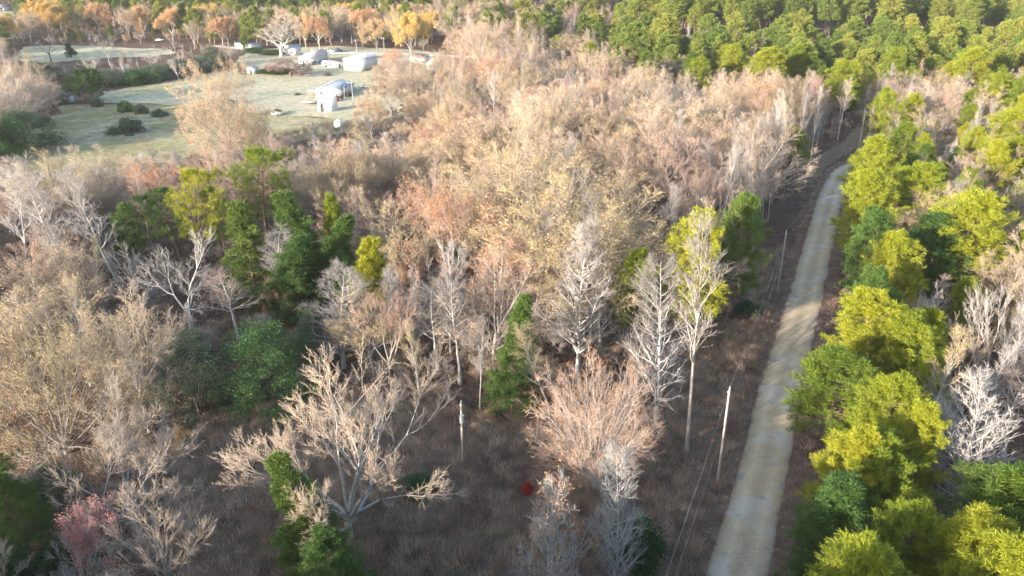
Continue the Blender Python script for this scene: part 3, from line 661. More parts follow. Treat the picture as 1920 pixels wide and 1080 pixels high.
 (PT, "pine_deep_0", 1172, 440, 345, 30, "small dark pine sapling hidden in the wood above the white-stemmed tree", "pine tree", dict(clear=2)),
 # ---- right of the road
 (PT, "pine_2", 1612, 402, 278, 70, "pine whose crown hides the road as it bends away", "pine tree", dict(clear=2)),
 (PT, "pine_0", 1668, 352, 222, 64, "pine above the tall one at the road bend", "pine tree", dict(clear=2)),
 (PT, "pine_0", 1592, 795, 541, 139, "sunlit roadside pine with a high pointed top, beside the road's light grey patch", "pine tree", dict(clear=2.5)),
 (PT, "pine_1", 1672, 820, 588, 139, "sunlit pine behind the high pointed roadside pine", "pine tree", dict(clear=2.5)),
 (PT, "pine_2", 1552, 870, 640, 132, "yellow-green pine leaning over the road verge below the high pointed one", "pine tree", dict(clear=2.5)),
 (PT, "pine_3", 1612, 930, 690, 139, "full-crowned yellow pine in the middle of the roadside row", "pine tree", dict(clear=2.5)),
 (PT, "pine_0", 1672, 985, 738, 108, "narrow sunlit pine with an upright tip on the inner side of the roadside row", "pine tree", dict(clear=2.5)),
 (PT, "pine_1", 1552, 1020, 772, 132, "yellow pine touching the road verge beside the blue-grey road patches", "pine tree", dict(clear=2.5)),
 (PT, "pine_2", 1625, 1060, 815, 139, "pine with bare twigs showing in its lower crown near the bottom of the row", "pine tree", dict(clear=2.5)),
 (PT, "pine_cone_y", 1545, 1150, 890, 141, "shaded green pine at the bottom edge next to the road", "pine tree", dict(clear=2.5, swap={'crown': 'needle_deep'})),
 (PT, "pine_3", 1640, 1170, 925, 141, "half-shaded pine second from the road at the bottom edge", "pine tree", dict(clear=2.5)),
 (PT, "pine_0", 1590, 1290, 1000, 177, "pine whose top just enters the bottom edge beside the road", "pine tree", dict(clear=2.5)),
 (PT, "pine_2", 1860, 1130, 850, 218, "large bright yellow pine in the bottom right corner", "pine tree", dict(clear=4)),
 (PT, "pine_1", 1755, 1250, 975, 188, "bright yellow pine left of the large one in the bottom right corner", "pine tree", dict(clear=4)),
 (PT, "pine_3", 1960, 1190, 880, 200, "bright pine cut by the right edge in the bottom right corner", "pine tree", dict(clear=4)),
 (PT, "pine_0", 1855, 1320, 1010, 200, "lowest bright pine in the bottom right corner", "pine tree", dict(clear=4)),
 (PT, "pine_1", 1638, 460, 248, 92, "tall pine at the road bend, highest top of the upper roadside row", "pine tree", dict(clear=2.5)),
 (PT, "pine_0", 1606, 530, 312, 99, "pine at the roadside just below the road bend", "pine tree", dict(clear=2.5)),
 (PT, "pine_2", 1682, 500, 300, 94, "pine behind the tall one at the road bend", "pine tree", dict(clear=2.5)),
 (PT, "pine_deep_0", 1628, 600, 385, 118, "shaded green pine filling the middle of the upper roadside row", "pine tree", dict(clear=2.5)),
 (PT, "pine_3", 1660, 640, 425, 108, "pine with a lit yellow top in the shaded part of the roadside row", "pine tree", dict(clear=2.5)),
 (PT, "pine_deep_0", 1618, 700, 490, 103, "deep green pine over the verge above the high pointed pine", "pine tree", dict(clear=2.5)),
 (PT, "pine_0", 1790, 585, 345, 147, "big bright yellow-green pine right of the shaded roadside pines", "pine tree", dict(clear=3)),
 (PT, "pine_deep_0", 1732, 600, 400, 129, "green pine left of the big bright yellow-green one", "pine tree", dict(clear=3)),
 (PT, "pine_2", 1925, 580, 385, 88, "bright pine cut by the right edge at mid height", "pine tree", dict(clear=3)),
 (PT, "pine_3", 1862, 360, 190, 120, "wide yellow-green pine near the upper right edge", "pine tree", dict(clear=3)),
 (PT, "pine_0", 1900, 420, 250, 110, "yellow-green pine below the wide one near the upper right edge", "pine tree", dict(clear=3)),
 (PT, "pine_1", 1738, 320, 222, 56, "small lit pine among bare trees above the road bend", "pine tree", dict(clear=2)),
 (PT, "pine_deep_0", 1700, 420, 290, 60, "green pine between the roadside row and the pale bare trees", "pine tree", dict(clear=2)),
 (PT, "pine_1", 1910, 480, 330, 94, "pine at the right edge above the white bare cluster", "pine tree", dict(clear=2)),
 (PT, "pine_open", 1660, 300, 170, 70, "pine on the right side of the far road corridor", "pine tree", dict(clear=2)),
 (BT, "white_a", 1790, 985, 700, 150, "tall sunlit white bare tree right of the roadside pine row", "bare tree", dict(clear=6, swap={'crown': 'bark_pale'})),
 (BT, "vase_white", 1725, 735, 520, 150, "sunlit white bare tree at the left of the white cluster on the right", "bare tree", dict(clear=3)),
 (BT, "vase_white", 1830, 770, 478, 170, "broad sunlit white bare tree in the middle of the white cluster on the right", "bare tree", dict(clear=3)),
 (BT, "vase_white", 1905, 760, 440, 150, "sunlit white bare tree at the right edge of the white cluster", "bare tree", dict(clear=3)),
 (BT, "vase_2", 1770, 800, 590, 110, "smaller bare tree with orange-lit stems under the white cluster", "bare tree", dict(clear=3, swap={'crown': 'twig_tan'})),
 (BT, "slim_2", 1880, 860, 640, 110, "shaded pinkish bare tree below the white cluster on the right", "bare tree", dict(clear=3)),
 (BT, "slim_4", 1720, 960, 760, 80, "shaded grey bare tree between the pine row and the tall white tree", "bare tree", dict(clear=3)),
 (BT, "vase_2", 1780, 445, 285, 110, "white bare tree standing above the big bright pine on the right", "bare tree", dict(clear=3)),
 (BT, "vase_white", 1880, 470, 310, 90, "pale bare tree right of the big bright pine", "bare tree", dict(clear=3)),
 # ---- undergrowth one can point to
 ("red_shrub", "red_bush", 990, 930, 900, 26, "small crimson shrub behind the pointed russet-tipped tree", "shrub", dict(clear=0)),
 ("orange_shrub", "orange_bush", 345, 835, 797, 42, "small orange shrub beside the twig tips of the left-leaning tree", "shrub", dict(clear=0)),
 ("field_shrub", "weedy_shrub", 238, 249, 217, 54, "dark lone shrub in the middle of the field", "shrub", dict(clear=0)),
 ("field_shrub", "weedy_shrub", 236, 209, 186, 28, "left and largest of three green shrubs along the field line", "shrub", dict(clear=0, swap={'crown': 'evergreen_leaf'})),
 ("field_shrub", "weedy_shrub", 265, 213, 193, 24, "middle green shrub of three along the field line", "shrub", dict(clear=0)),
 ("field_shrub", "weedy_shrub", 300, 218, 202, 26, "right green shrub of three along the field line", "shrub", dict(clear=0)),
 ("field_shrub", "weedy_shrub", 184, 200, 176, 20, "slim shrub just right of the round-headed pine", "shrub", dict(clear=0)),
 ("field_shrub", "weedy_shrub", 262, 155, 128, 70, "green shrub mass at the right end of the far hedge", "shrub", dict(clear=0, swap={'crown': 'evergreen_leaf'})),
 ("field_shrub", "evergreen_dome", 30, 285, 205, 150, "dark evergreen bank at the left edge of the field", "shrub", dict(clear=4)),
 ("field_shrub", "evergreen_dome", -30, 300, 225, 130, "second dark evergreen bank cut by the left edge", "shrub", dict(clear=4)),
 ("field_shrub", "cedar_dome", 100, 195, 160, 60, "evergreen shrub beside the small old blue-grey shed", "shrub", dict(clear=2)),
 (BT, "spread_b", 30, 250, 112, 150, "tan spreading bare tree above the dark bank at the left edge", "bare tree", dict(clear=3)),
 (BT, "spread_a", -30, 280, 150, 160, "bare tree cut by the left edge above the dark bank", "bare tree", dict(clear=3)),
 ("field_shrub", "evergreen_shrub", 505, 139, 126, 40, "dark clipped shrub left of the purplish tree", "shrub", dict(clear=0)),
 ("field_shrub", "evergreen_shrub", 533, 138, 128, 34, "dark shrub under the purplish tree", "shrub", dict(clear=0)),
 ("field_shrub", "evergreen_shrub", 478, 98, 88, 44, "dark shrub row section by the long white roof", "shrub", dict(clear=0)),
 ("field_shrub", "evergreen_shrub", 510, 103, 92, 40, "dark shrub by the road before the white house", "shrub", dict(clear=0)),
 ("cedar_tree", "cedar_cone", 133, 108, 80, 20, "dark pointed cedar in the pale pasture", "tree", dict(clear=0)),
 (BT, "dead_white", 97, 118, 66, 52, "dark-stemmed bare tree at the left end of the pasture", "bare tree", dict(clear=0, swap={'trunk': 'bark_dark'})),
 (BT, "vase_2", 206, 122, 62, 44, "grey bare tree standing out before the far pasture", "bare tree", dict(clear=0)),
 (BT, "white_a", 527, 106, 22, 82, "tall rounded tan tree with a white trunk behind the white house", "tree", dict(clear=3, swap={'crown': 'twig_tan'})),
 ("hedge_shrub", "cedar_dome", 205, 160, 128, 60, "grey-green hedge bush nearest the round-headed pine", "shrub", dict(clear=1)),
 ("hedge_shrub", "weedy_shrub", 250, 156, 126, 60, "green bush standing forward in the far hedge", "shrub", dict(clear=1, swap={'crown': 'evergreen_leaf'})),
 ("hedge_shrub", "cedar_dome", 290, 150, 118, 60, "grey-green bush in the middle of the far hedge", "shrub", dict(clear=1)),
 ("hedge_shrub", "cedar_dome", 330, 142, 108, 60, "grey-green bush where the far hedge thickens", "shrub", dict(clear=1)),
 ("hedge_shrub", "weedy_shrub", 368, 134, 104, 60, "bush in the far hedge just left of the solitary field tree", "shrub", dict(clear=1)),
 ("hedge_shrub", "cedar_dome", 400, 124, 84, 60, "tall dark bush in the far hedge behind the solitary field tree", "shrub", dict(clear=1)),
 ("hedge_shrub", "cedar_dome", 160, 140, 112, 50, "grey-green bush at the left end of the far hedge", "shrub", dict(clear=1)),
 ("hedge_shrub", "cedar_dome", 85, 150, 116, 70, "grey-green bush left of the round-headed pine, below the pasture", "shrub", dict(clear=1)),
 (BT, "vase_white", 238, 152, 104, 30, "small white-stemmed bare tree in the left part of the far hedge", "bare tree", dict(clear=1)),
 (BT, "vase_white", 335, 150, 100, 44, "fan-shaped white-stemmed bare tree in the far hedge", "bare tree", dict(clear=1)),
 (BT, "vase_2", 175, 150, 104, 36, "pinkish-grey bare tree behind the round-headed pine", "bare tree", dict(clear=1)),
 (BT, "vase_2", 292, 140, 92, 40, "grey bare tree rising from the middle of the far hedge", "bare tree", dict(clear=1)),
 (BT, "round_0", 425, 112, 78, 66, "tan domed tree behind the top of the solitary field tree", "bare tree", dict(clear=1)),
 ("small_shrub", "evergreen_shrub", 790, 925, 893, 66, "flattened dark green bush right of the big open-grown tree", "shrub", dict(clear=0)),
 ("small_shrub", "weedy_shrub", 1400, 592, 560, 46, "dark bush on the roadside bank below the third pole", "shrub", dict(clear=0)),
 ("autumn_tree", "gold_a", 772, 112, 18, 62, "bright golden tree standing behind the white metal shed", "tree", dict(clear=4)),
 ("autumn_tree", "gold_a", 708, 100, 32, 46, "olive-gold tree left of the bright golden one", "tree", dict(clear=4, swap={'leaves': 'leaf_tan'})),
 ("autumn_tree", "gold_b", 600, 92, 26, 42, "orange tree right of the tall white-trunked tan tree", "tree", dict(clear=4)),
 ("autumn_tree", "gold_a", 574, 90, 22, 40, "golden-tan tree just left of the orange tree", "tree", dict(clear=4, swap={'leaves': 'leaf_tan'})),
 ("autumn_tree", "gold_a", 372, 72, 8, 56, "golden round tree, rightmost of the far autumn row", "tree", dict(clear=4)),
 ("autumn_tree", "gold_b", 325, 78, 10, 46, "rusty-orange tree in the far autumn row", "tree", dict(clear=4)),
 ("autumn_tree", "gold_a", 272, 72, 6, 44, "golden tree in the middle of the far autumn row", "tree", dict(clear=4)),
 ("autumn_tree", "tanleaf", 245, 76, 8, 34, "pinkish-tan tree left of the golden one in the far row", "tree", dict(clear=4)),
 ("autumn_tree", "gold_b", 188, 66, 0, 50, "peach tree in the left part of the far autumn row", "tree", dict(clear=4)),
 ("autumn_tree", "gold_a", 92, 70, -6, 70, "large golden tree at the left end of the far autumn row", "tree", dict(clear=4)),
 ("autumn_tree", "tanleaf", 60, 80, 14, 50, "tan tree beside the large golden one on the far left", "tree", dict(clear=4)),
]
for (nm, var, bx, by, ty, w, lab, cat, kw) in T:
    ptree(nm, var, bx, by, ty, w, lab, cat, **kw)

# ------------------------------------------------------------------ woodland: the rest of the trees
fieldP, lawnP, clearP = field_poly, lawn_poly, clear_poly
pastP = [(20, 116), (45, 84), (312, 90), (335, 101), (90, 122)]
PL = np.array(PLACED)
def blocked(x, y):
    px, py, zc = proj(x, y, 0)
    if y > 5 and zc > 1:
        if inpoly(px, py, fieldP) or inpoly(px, py, lawnP) or inpoly(px, py, pastP): return True
        if inpoly(px, py, clearP): return True
        if inpoly(px, py, [(840, 46), (850, 27), (906, 27), (915, 46), (880, 58)]): return True
        if inpoly(px, py, [(-60, 75), (48, 72), (46, 40), (30, 10), (-80, 8)]): return True
        if inpoly(px, py, [(100, 200), (95, 165), (330, 150), (440, 130), (470, 140), (330, 200)]): return True
        if 1250 < px < 1400 and 560 < py < 1170 and px > 1262 + (py < 640) * 60: return True
    d = np.min((ROADPTS[:, 0] - x) ** 2 + (ROADPTS[:, 1] - y) ** 2)
    if d < (6.4 if x > 0 and False else 6.2) ** 2: return True
    # wider cleared strip with the power line left of the road
    if y < 215 and np.min((ROADPTS[:, 0] - 6.5 - x) ** 2 + (ROADPTS[:, 1] + 1 - y) ** 2) < 6.5 ** 2: return True
    if y < 330 and x > 0 and np.min((ROADPTS[:, 0] + 7 - x) ** 2 + (ROADPTS[:, 1] - 1 - y) ** 2) < 7.2 ** 2: return True
    if np.min((BANKPTS[:, 0] - x) ** 2 + (BANKPTS[:, 1] - y) ** 2) < 4.6 ** 2: return True
    if np.min((PL[:, 0] - x) ** 2 + (PL[:, 1] - y) ** 2 - (PL[:, 2] * 1.0) ** 2) < 0: return True
    return False
ROAD_LINE = lambda py: np.interp(py, [170, 205, 240, 290, 330, 370, 460, 560, 640, 720, 840, 940, 1080, 1300], [1645, 1634, 1622, 1590, 1575, 1560, 1534, 1509, 1487, 1465, 1440, 1417, 1381, 1320])
def choose(x, y, r):
    """which tree grows here, from what the photograph shows at its crown"""
    px, py, zc = proj(x, y, 9)
    gx, gy, _ = proj(x, y, 0)
    u = r.uniform()
    if y < 40 or px < -250 or px > 2150:
        return 'bare' if u < .45 else 'pine'  # unseen woods: over half pine, thickened to cast more shade
    right = gx > ROAD_LINE(max(gy, 171)) if gy > 170 else gx > 1650
    if right:
        if py < 150: return 'pine' if u < .88 else 'bare'
        if 150 <= py < 300 and px < 1800: return 'pine' if u < .10 else 'bare'
        if 150 <= py < 215: return 'pine' if u < .45 else 'bare'
        if py < 300: return 'pine' if u < .45 else 'bare'
        if py < 420: return 'pine' if u < .22 else 'bare'
        return 'pine' if u < .12 else 'bare'
    # left of the road
    lim = np.interp(px, [860, 950, 1080, 1200, 1300, 1400, 1500, 1600, 1660], [26, 62, 92, 118, 128, 134, 148, 170, 190])
    lim = lim + r.normal(0, 13)
    if px > 860 and py < lim - 0:
        if px < 1080: return 'pine' if u < .45 else ('tan' if u < .5 else 'bare')
        if px < 1280: return 'pine' if u < .72 else ('tan' if u < .7 else 'bare')
        return 'pine' if u < (.93 if py < 55 else .80) else 'bare'
    if px > 1150 and py < lim + 30: return 'pine' if u < .28 else 'bare'
    if py < 95 and px <= 860:
        if py < 24: return 'pine' if u < .9 else ('gold' if u < .86 else 'bare')
        return 'pine' if u < .30 else ('gold' if u < .37 else ('tan' if u < .5 else 'bare'))
    if px < 330 and py < 330: return 'bare'
    if px > 700 and py < 480: return 'bare' if u < .86 else ('tan' if u < .97 else 'russet')
    return 'bare' if u < .9 else ('tan' if u < .96 else 'russet')
POOL = {'bare': ["slim_0", "slim_1", "slim_2", "slim_3", "slim_4", "vase_0", "vase_1", "vase_2", "vase_3", "vase_0", "round_0", "round_0", "round_1", "round_2", "slim_5"],
        'tan': ["tanleaf"], 'russet': ["russet_a", "russet_b"], 'gold': ["gold_a", "gold_b"],
        'pine': ["pine_0", "pine_1", "pine_2", "pine_3"]}
r = np.random.default_rng(5)
cands = []
y = -130.0
while y < 980:
    sp = 4.9 if y < 180 else (5.6 if y < 330 else 7.2)
    half = max(90, (max(y, 0) * CP + CAM_H * SP) * 960 / FPX + 35)
    left = -half - (60 if y < 250 else 20)
    xs = np.arange(left, half + 10, sp)
    for x in xs:
        xx = x + r.uniform(-.45, .45) * sp; yy = y + r.uniform(-.45, .45) * sp
        if yy < 25 and xx > 45: continue
        if abs(xx) < 14 and -25 < yy < 25: continue
        if 44 < yy < 58 and -62 < xx < 60: continue
        if blocked(xx, yy): continue
        gx, gy, _ = proj(xx, yy, 0)
        dn = 1.0
        if yy > 30:
            if gx < 420 and gy > 850: dn = .03
            elif 1680 < gx < 1880 and 900 < gy < 1180: dn = .0
            elif gx > 1500 and gy > 930: dn = .45
            elif 230 < gx < 700 and 470 < gy < 680: dn = .16
            elif 560 < gx < 1260 and 560 < gy < 860: dn = .30
            elif 250 < gx < 1260 and 470 < gy <= 860: dn = .52
            elif -100 < gx < 520 and 300 < gy < 420: dn = .30
            elif -100 < gx < 520 and 420 <= gy < 520: dn = .55
            elif gx > 1450 and gy > 560: dn = .6
            elif gy > 300: dn = .52
            elif gx > 900 and gx < 1650: dn = .50
            else: dn = .62
        if r.uniform() > dn: continue
        px, py, zc = proj(xx, yy, 9)
        k = choose(xx, yy, r)
        if k == 'pine' and yy > 240 and r.uniform() < .30: continue
        if yy > 40 and xx > 20 and gy > 930: k = 'pine'
        if yy < 45 and -75 < xx < 24 and r.uniform() < .8: k = 'pine'  # unseen pines added near the camera to keep sun off the road
        hm = float(np.interp(gx, [0, 500, 800, 1050, 1600], [14.5, 15, 17, 20, 21])) if gx < 1600 else 17.0
        if yy < 45: hm = 19.5 if -95 < xx < 15 else 17.0  # unseen trees left of and below the camera, taller for longer shadows
        if yy > 45 and gy < 300 and gx > 1000: hm = float(np.interp(gy, [180, 300], [12.5, hm]))
        h = r.normal(hm, hm * .13)
        if k == 'pine': h = r.normal(19.5 if yy < 45 and -95 < xx < 15 else 15.5, 2.0)  # unseen shading pines get the extra height as well
        dom = 1.0
        if k == 'bare' and yy > 45:
            if r.uniform() < .34:
                v0 = ["round_0", "round_0", "round_1", "round_2"][r.integers(4)]; h *= r.uniform(.95, 1.12); dom = r.uniform(1.0, 1.3)
            else:
                v0 = ["slim_0", "slim_1", "slim_2", "slim_3", "slim_4", "slim_0", "slim_2", "vase_1", "slim_5"][r.integers(9)]; h *= r.uniform(.78, 1.05)
        else: v0 = None
        v = v0 or POOL[k][r.integers(len(POOL[k]))]
        if k == 'pine' and yy > 300:
            v = f"pine_far_{r.integers(3)}"
            if py < 42 and px > 1180 or (py < 12): v = f"pine_tall_{r.integers(3)}"; h = r.normal(24, 2)
        if px > 1250 and yy > 420 and k == 'pine' and py < 60: v = f"pine_tall_{r.integers(3)}"; h = r.normal(25, 2)
        wsx = dom
        if k == 'pine' and yy > 240: wsx = r.uniform(1.1, 1.6); h *= r.uniform(.8, 1.25)
        if yy < 60: h = min(h, 55 - .962 * yy - 1.5)
        gx, gy, _ = proj(xx, yy, 0)
        # low growth on what would hide the yard, the field and the clearing
        if 330 < px < 900 and 190 < gy < 420 and yy > 100: h *= .38 if gy < 330 and gx < 780 else .75
        if gx < 430 and 290 < gy < 420: h *= .5
        if 230 < gx < 700 and 480 < gy < 720: h *= .48
        if 20 < gx < 470 and 95 < gy < 200: h *= .35; v = ["vase_2", "slim_4", "vase_3"][r.integers(3)]
        if 440 < gx < 860 and gy < 175 and gy > 88: h *= .5
        if gy > 860 and -60 < gx < 1300 and yy > 57: h *= .5
        if 60 < gx < 340 and gy < 90 and gy > 70: h *= .45
        cands.append((zc, xx, yy, v, k, max(h, 3), wsx * r.uniform(.85, 1.2), r.uniform(0, 6.283)))
        if yy > 300 and k == 'bare' and False: pass
    y += sp
for i in range(0, len(ROADPTS), 2):
    for off in (13.2, 16.5):
        x, yy = ROADPTS[i]
        if not (132 < yy < 240): continue
        x = x - off + r.normal(0, .7); yy = yy + r.normal(0, 1.0)
        if r.uniform() < .35: continue
        v = ["slim_0", "slim_4", "slim_3", "slim_0", "slim_1"][r.integers(5)]
        cands.append((proj(x, yy, 9)[2], x, yy, v, 'bare', r.normal(19.5, 2), r.uniform(.6, .85), r.uniform(0, 6.28)))
cands.sort()
NIND = {'bare': 205, 'pine': 195, 'tan': 60, 'russet': 40, 'gold': 60}
inst = []
SHAPE = {'roun': 'round-headed', 'slim': 'narrow', 'vase': 'broom-shaped', 'pine': 'full-crowned', 'russ': 'coral-leaved', 'tanl': 'tan-leaved', 'gold': 'golden'}
COLR = {'round_0': 'tan', 'round_1': 'olive', 'round_2': 'pinkish', 'slim_0': 'pale grey', 'slim_1': 'tan-twigged', 'slim_2': 'pinkish', 'slim_3': 'straw-coloured', 'slim_4': 'dull grey', 'slim_5': 'olive-brown',
        'vase_0': 'tan-tipped', 'vase_1': 'pink-tipped', 'vase_2': 'white-limbed', 'vase_3': 'dark-limbed'}
LAND = [(655, 1010, "the big open-grown tree"), (262, 1010, "the left-leaning bare tree"), (125, 850, "the huge tan tree"), (505, 752, "the dark green thicket"),
        (645, 690, "the silvery pointed tree"), (958, 784, "the straight dark pine"), (1112, 905, "the coral-crowned tree"), (365, 650, "the crooked dead tree"),
        (505, 470, "the largest layered pine"), (388, 520, "the open-crowned pine"), (850, 590, "the large coral-leaved tree"), (1228, 800, "the whitish wide-reaching tree"),
        (1358, 600, "the dark corner pine"), (1297, 310, "the isolated round pine"), (1462, 340, "the pine nearest the bend"), (935, 650, "the pinkish-tan tree"),
        (1082, 700, "the level-branched tree"), (1638, 460, "the tall pine at the bend"), (1790, 585, "the big bright pine"), (1790, 985, "the tall white tree"),
        (1830, 770, "the white cluster"), (1862, 360, "the wide upper-right pine"), (428, 300, "the solitary field tree"), (735, 235, "the yard corner tree"),
        (1180, 265, "the ragged pine"), (1020, 430, "the broad yellow-tan tree"), (232, 560, "the tall leaning pale tree"), (55, 560, "the left-edge whitish tree"),
        (1475, 170, "the large pine by the corridor"), (945, 290, "the ivy-footed white tree"), (772, 112, "the bright golden tree"), (325, 78, "the far autumn row"),
        (1672, 820, "the roadside pine row"), (585, 575, "the dense green pine"), (1098, 150, "the far pine group"), (1860, 1130, "the bottom-right yellow pine")]
LW = [(at(a, b), n) for a, b, n in LAND]
seen_lab = {}
STEPS = ["just", "a little", "some way", "well", "far"]
def auto_label(v, k, x, y, h):
    c = COLR.get(v, ''); s = SHAPE[v[:4]]
    size = 'tall' if h > 15.6 else ('low' if h < 10 else 'mid-sized')
    lw = sorted(((p.x - x) ** 2 + (p.y - y) ** 2, i) for i, (p, n) in enumerate(LW))
    noun = {'bare': 'bare tree', 'pine': 'pine', 'tan': 'tree', 'russet': 'tree', 'gold': 'tree'}[k]
    for dd, i in lw[:8]:
        p, n = LW[i]; dx, dy = x - p.x, y - p.y
        a = math.atan2(dy, dx)
        rel = ["right of", "behind and right of", "behind", "behind and left of", "left of", "in front and left of", "in front of", "in front and right of"][int(round(a / (math.pi / 4))) % 8]
        far = STEPS[min(4, int(math.sqrt(dd) / 8))]
        lab = " ".join(f"{size} {c} {s} {noun} {far} {rel} {n}".split())
        if lab not in seen_lab and len(lab.split()) <= 16:
            seen_lab[lab] = 1; return lab, None
    def rl(i):
        p, n = LW[i]; a = math.atan2(y - p.y, x - p.x)
        return ["right of", "behind-right of", "behind", "behind-left of", "left of", "front-left of", "before", "front-right of"][int(round(a / (math.pi / 4))) % 8]
    for ia in range(8):
        for ib in range(ia + 1, 9):
            (d1, i1), (d2, i2) = lw[ia], lw[ib]
            lab2 = f"{size} {noun}, {STEPS[min(4, int(math.sqrt(d1) / 14))]} {rl(i1)} {LW[i1][1]}, {rl(i2)} {LW[i2][1]}"
            if lab2 not in seen_lab and len(lab2.split()) <= 16:
                seen_lab[lab2] = 1; return lab2, None
    seen_lab[lab] = seen_lab.get(lab, 0) + 1
    return lab, lab
cnt = {k: 0 for k in NIND}
NMK = {'bare': BT, 'pine': PT, 'tan': 'tan_tree', 'russet': 'russet_tree', 'gold': 'autumn_tree'}
CATK = {'bare': 'bare tree', 'pine': 'pine tree', 'tan': 'tree', 'russet': 'tree', 'gold': 'tree'}
GRPK = {'bare': 'bare trees of the wood', 'pine': 'pines of the wood', 'tan': 'tan-leaved trees of the wood', 'russet': 'coral-leaved trees of the wood', 'gold': 'golden autumn trees'}
for zc, x, yy, v, k, h, ws, rz in cands:
    px, pt, _ = proj(x, yy, h) if yy > 0 else (-9999, 0, 0)
    _, pb, _ = proj(x, yy, 0) if yy > 0 else (0, -1, 0)
    inview = yy > 20 and -25 < px < 1945 and pt < 1080 and pb > 0
    if inview and cnt[k] < NIND[k]:
        cnt[k] += 1
        lab, grp = auto_label(v, k, x, yy, h)
        V = VARIANTS[v]; s = h / V['H']
        tree(NMK[k], v, x, yy, h, V['Wd'] * s * ws, lab, CATK[k], GRPK[k], rz=rz)
    else:
        s = h / VARIANTS[v]['H']; inst.append((v, x, yy, s * ws, s, rz, k))

# many copies as one object each: geometry nodes on points
def scatter(name, items, protos, kind="stuff"):
    """items: (proto index, x, y, sxy, sz, rz)"""
    if not items: return
    coll = bpy.data.collections.new(name + "_kinds")
    for i, parts in enumerate(protos):
        o = bpy.data.objects.new(f"kind{i:02d}", parts); coll.objects.link(o)
    A = np.array(items, float)
    me = bpy.data.meshes.new(name); me.vertices.add(len(A))
    co = np.stack([A[:, 1], A[:, 2], np.full(len(A), -.03)], 1); me.vertices.foreach_set("co", co.astype(np.float32).ravel())
    a = me.attributes.new("idx", 'INT', 'POINT'); a.data.foreach_set("value", A[:, 0].astype(np.int32))
    a = me.attributes.new("scl", 'FLOAT_VECTOR', 'POINT'); a.data.foreach_set("vector", np.stack([A[:, 3], A[:, 3], A[:, 4]], 1).astype(np.float32).ravel())
    a = me.attributes.new("rot", 'FLOAT_VECTOR', 'POINT'); a.data.foreach_set("vector", np.stack([0 * A[:, 5], 0 * A[:, 5], A[:, 5]], 1).astype(np.float32).ravel())
    o = bpy.data.objects.new(name, me); COL.objects.link(o); o["kind"] = kind
    g = bpy.data.node_groups.new(name, 'GeometryNodeTree')
    g.interface.new_socket("Geometry", in_out='INPUT', socket_type='NodeSocketGeometry')
    g.interface.new_socket("Geometry", in_out='OUTPUT', socket_type='NodeSocketGeometry')
    N, Lk = g.nodes, g.links
    gi, go = N.new("NodeGroupInput"), N.new("NodeGroupOutput")
    ci = N.new("GeometryNodeCollectionInfo"); ci.inputs['Collection'].default_value = coll
    ci.inputs['Separate Children'].default_value = True; ci.inputs['Reset Children'].default_value = True
    ip = N.new("GeometryNodeInstanceOnPoints"); ip.inputs['Pick Instance'].default_value = True
    def attr(nm, ty):
        t = N.new("GeometryNodeInputNamedAttribute"); t.data_type = ty; t.inputs[0].default_value = nm; return t.outputs[0]
    Lk.new(gi.outputs[0], ip.inputs['Points']); Lk.new(ci.outputs[0], ip.inputs['Instance'])
    Lk.new(attr("idx", 'INT'), ip.inputs['Instance Index']); Lk.new(attr("scl", 'FLOAT_VECTOR'), ip.inputs['Scale'])
    er = N.new("FunctionNodeEulerToRotation"); Lk.new(attr("rot", 'FLOAT_VECTOR'), er.inputs[0]); Lk.new(er.outputs[0], ip.inputs['Rotation'])
    Lk.new(ip.outputs[0], go.inputs[0])
    md = o.modifiers.new("scatter", 'NODES'); md.node_group = g
    return o
def joined(v):
    """one mesh holding a variant's parts, for the mass of the wood"""
    key = v + "_whole"
    if key in bpy.data.meshes: return bpy.data.meshes[key]
    ps = [p[1] for p in VARIANTS[v]['parts']]
    import bmesh
    V, Q, T3, mq, mt, off, mats = [], [], [], [], [], 0, []
    for j, me in enumerate(ps):
        co = np.empty(len(me.vertices) * 3, np.float32); me.vertices.foreach_get("co", co); V.append(co.reshape(-1, 3))
        li = np.empty(len(me.loops), np.int32); me.loops.foreach_get("vertex_index", li)
        ls = np.empty(len(me.polygons), np.int32); me.polygons.foreach_get("loop_start", ls)
        lt = np.diff(np.append(ls, len(li)))
        q = ls[lt == 4]; t = ls[lt == 3]
        Q.append(li[q[:, None] + np.arange(4)] + off); T3.append(li[t[:, None] + np.arange(3)] + off)
        mq.append(np.full(len(q), j)); mt.append(np.full(len(t), j)); off += len(me.vertices)
        mats.append(me.materials[0].name)
    return mk_mesh(key, np.concatenate(V), np.concatenate(Q), np.concatenate(T3), mats, np.concatenate(mq), np.concatenate(mt))
SAME = {'slim_1': 'slim_3', 'pine_1': 'pine_0', 'pine_3': 'pine_2', 'pine_far_2': 'pine_far_0', 'pine_tall_2': 'pine_tall_0', 'russet_b': 'russet_a', 'gold_b': 'gold_a', 'vase_3': 'vase_0', 'slim_5': 'slim_3'}
inst = [(SAME.get(i[0], i[0]),) + i[1:] for i in inst]
for kk, nm in (({'bare', 'tan', 'russet', 'gold'}, "distant_hardwood_forest"), ({'pine'}, "distant_and_unseen_pines")):  # pines include the unseen shade-casting ones near the camera
    its = [i for i in inst if i[6] in kk]
    vs = sorted({i[0] for i in its})
    scatter(nm, [(vs.index(i[0]), *i[1:6]) for i in its], [joined(v) for v in vs])
print("woodland", len(cands), cnt, "mass", len(inst))

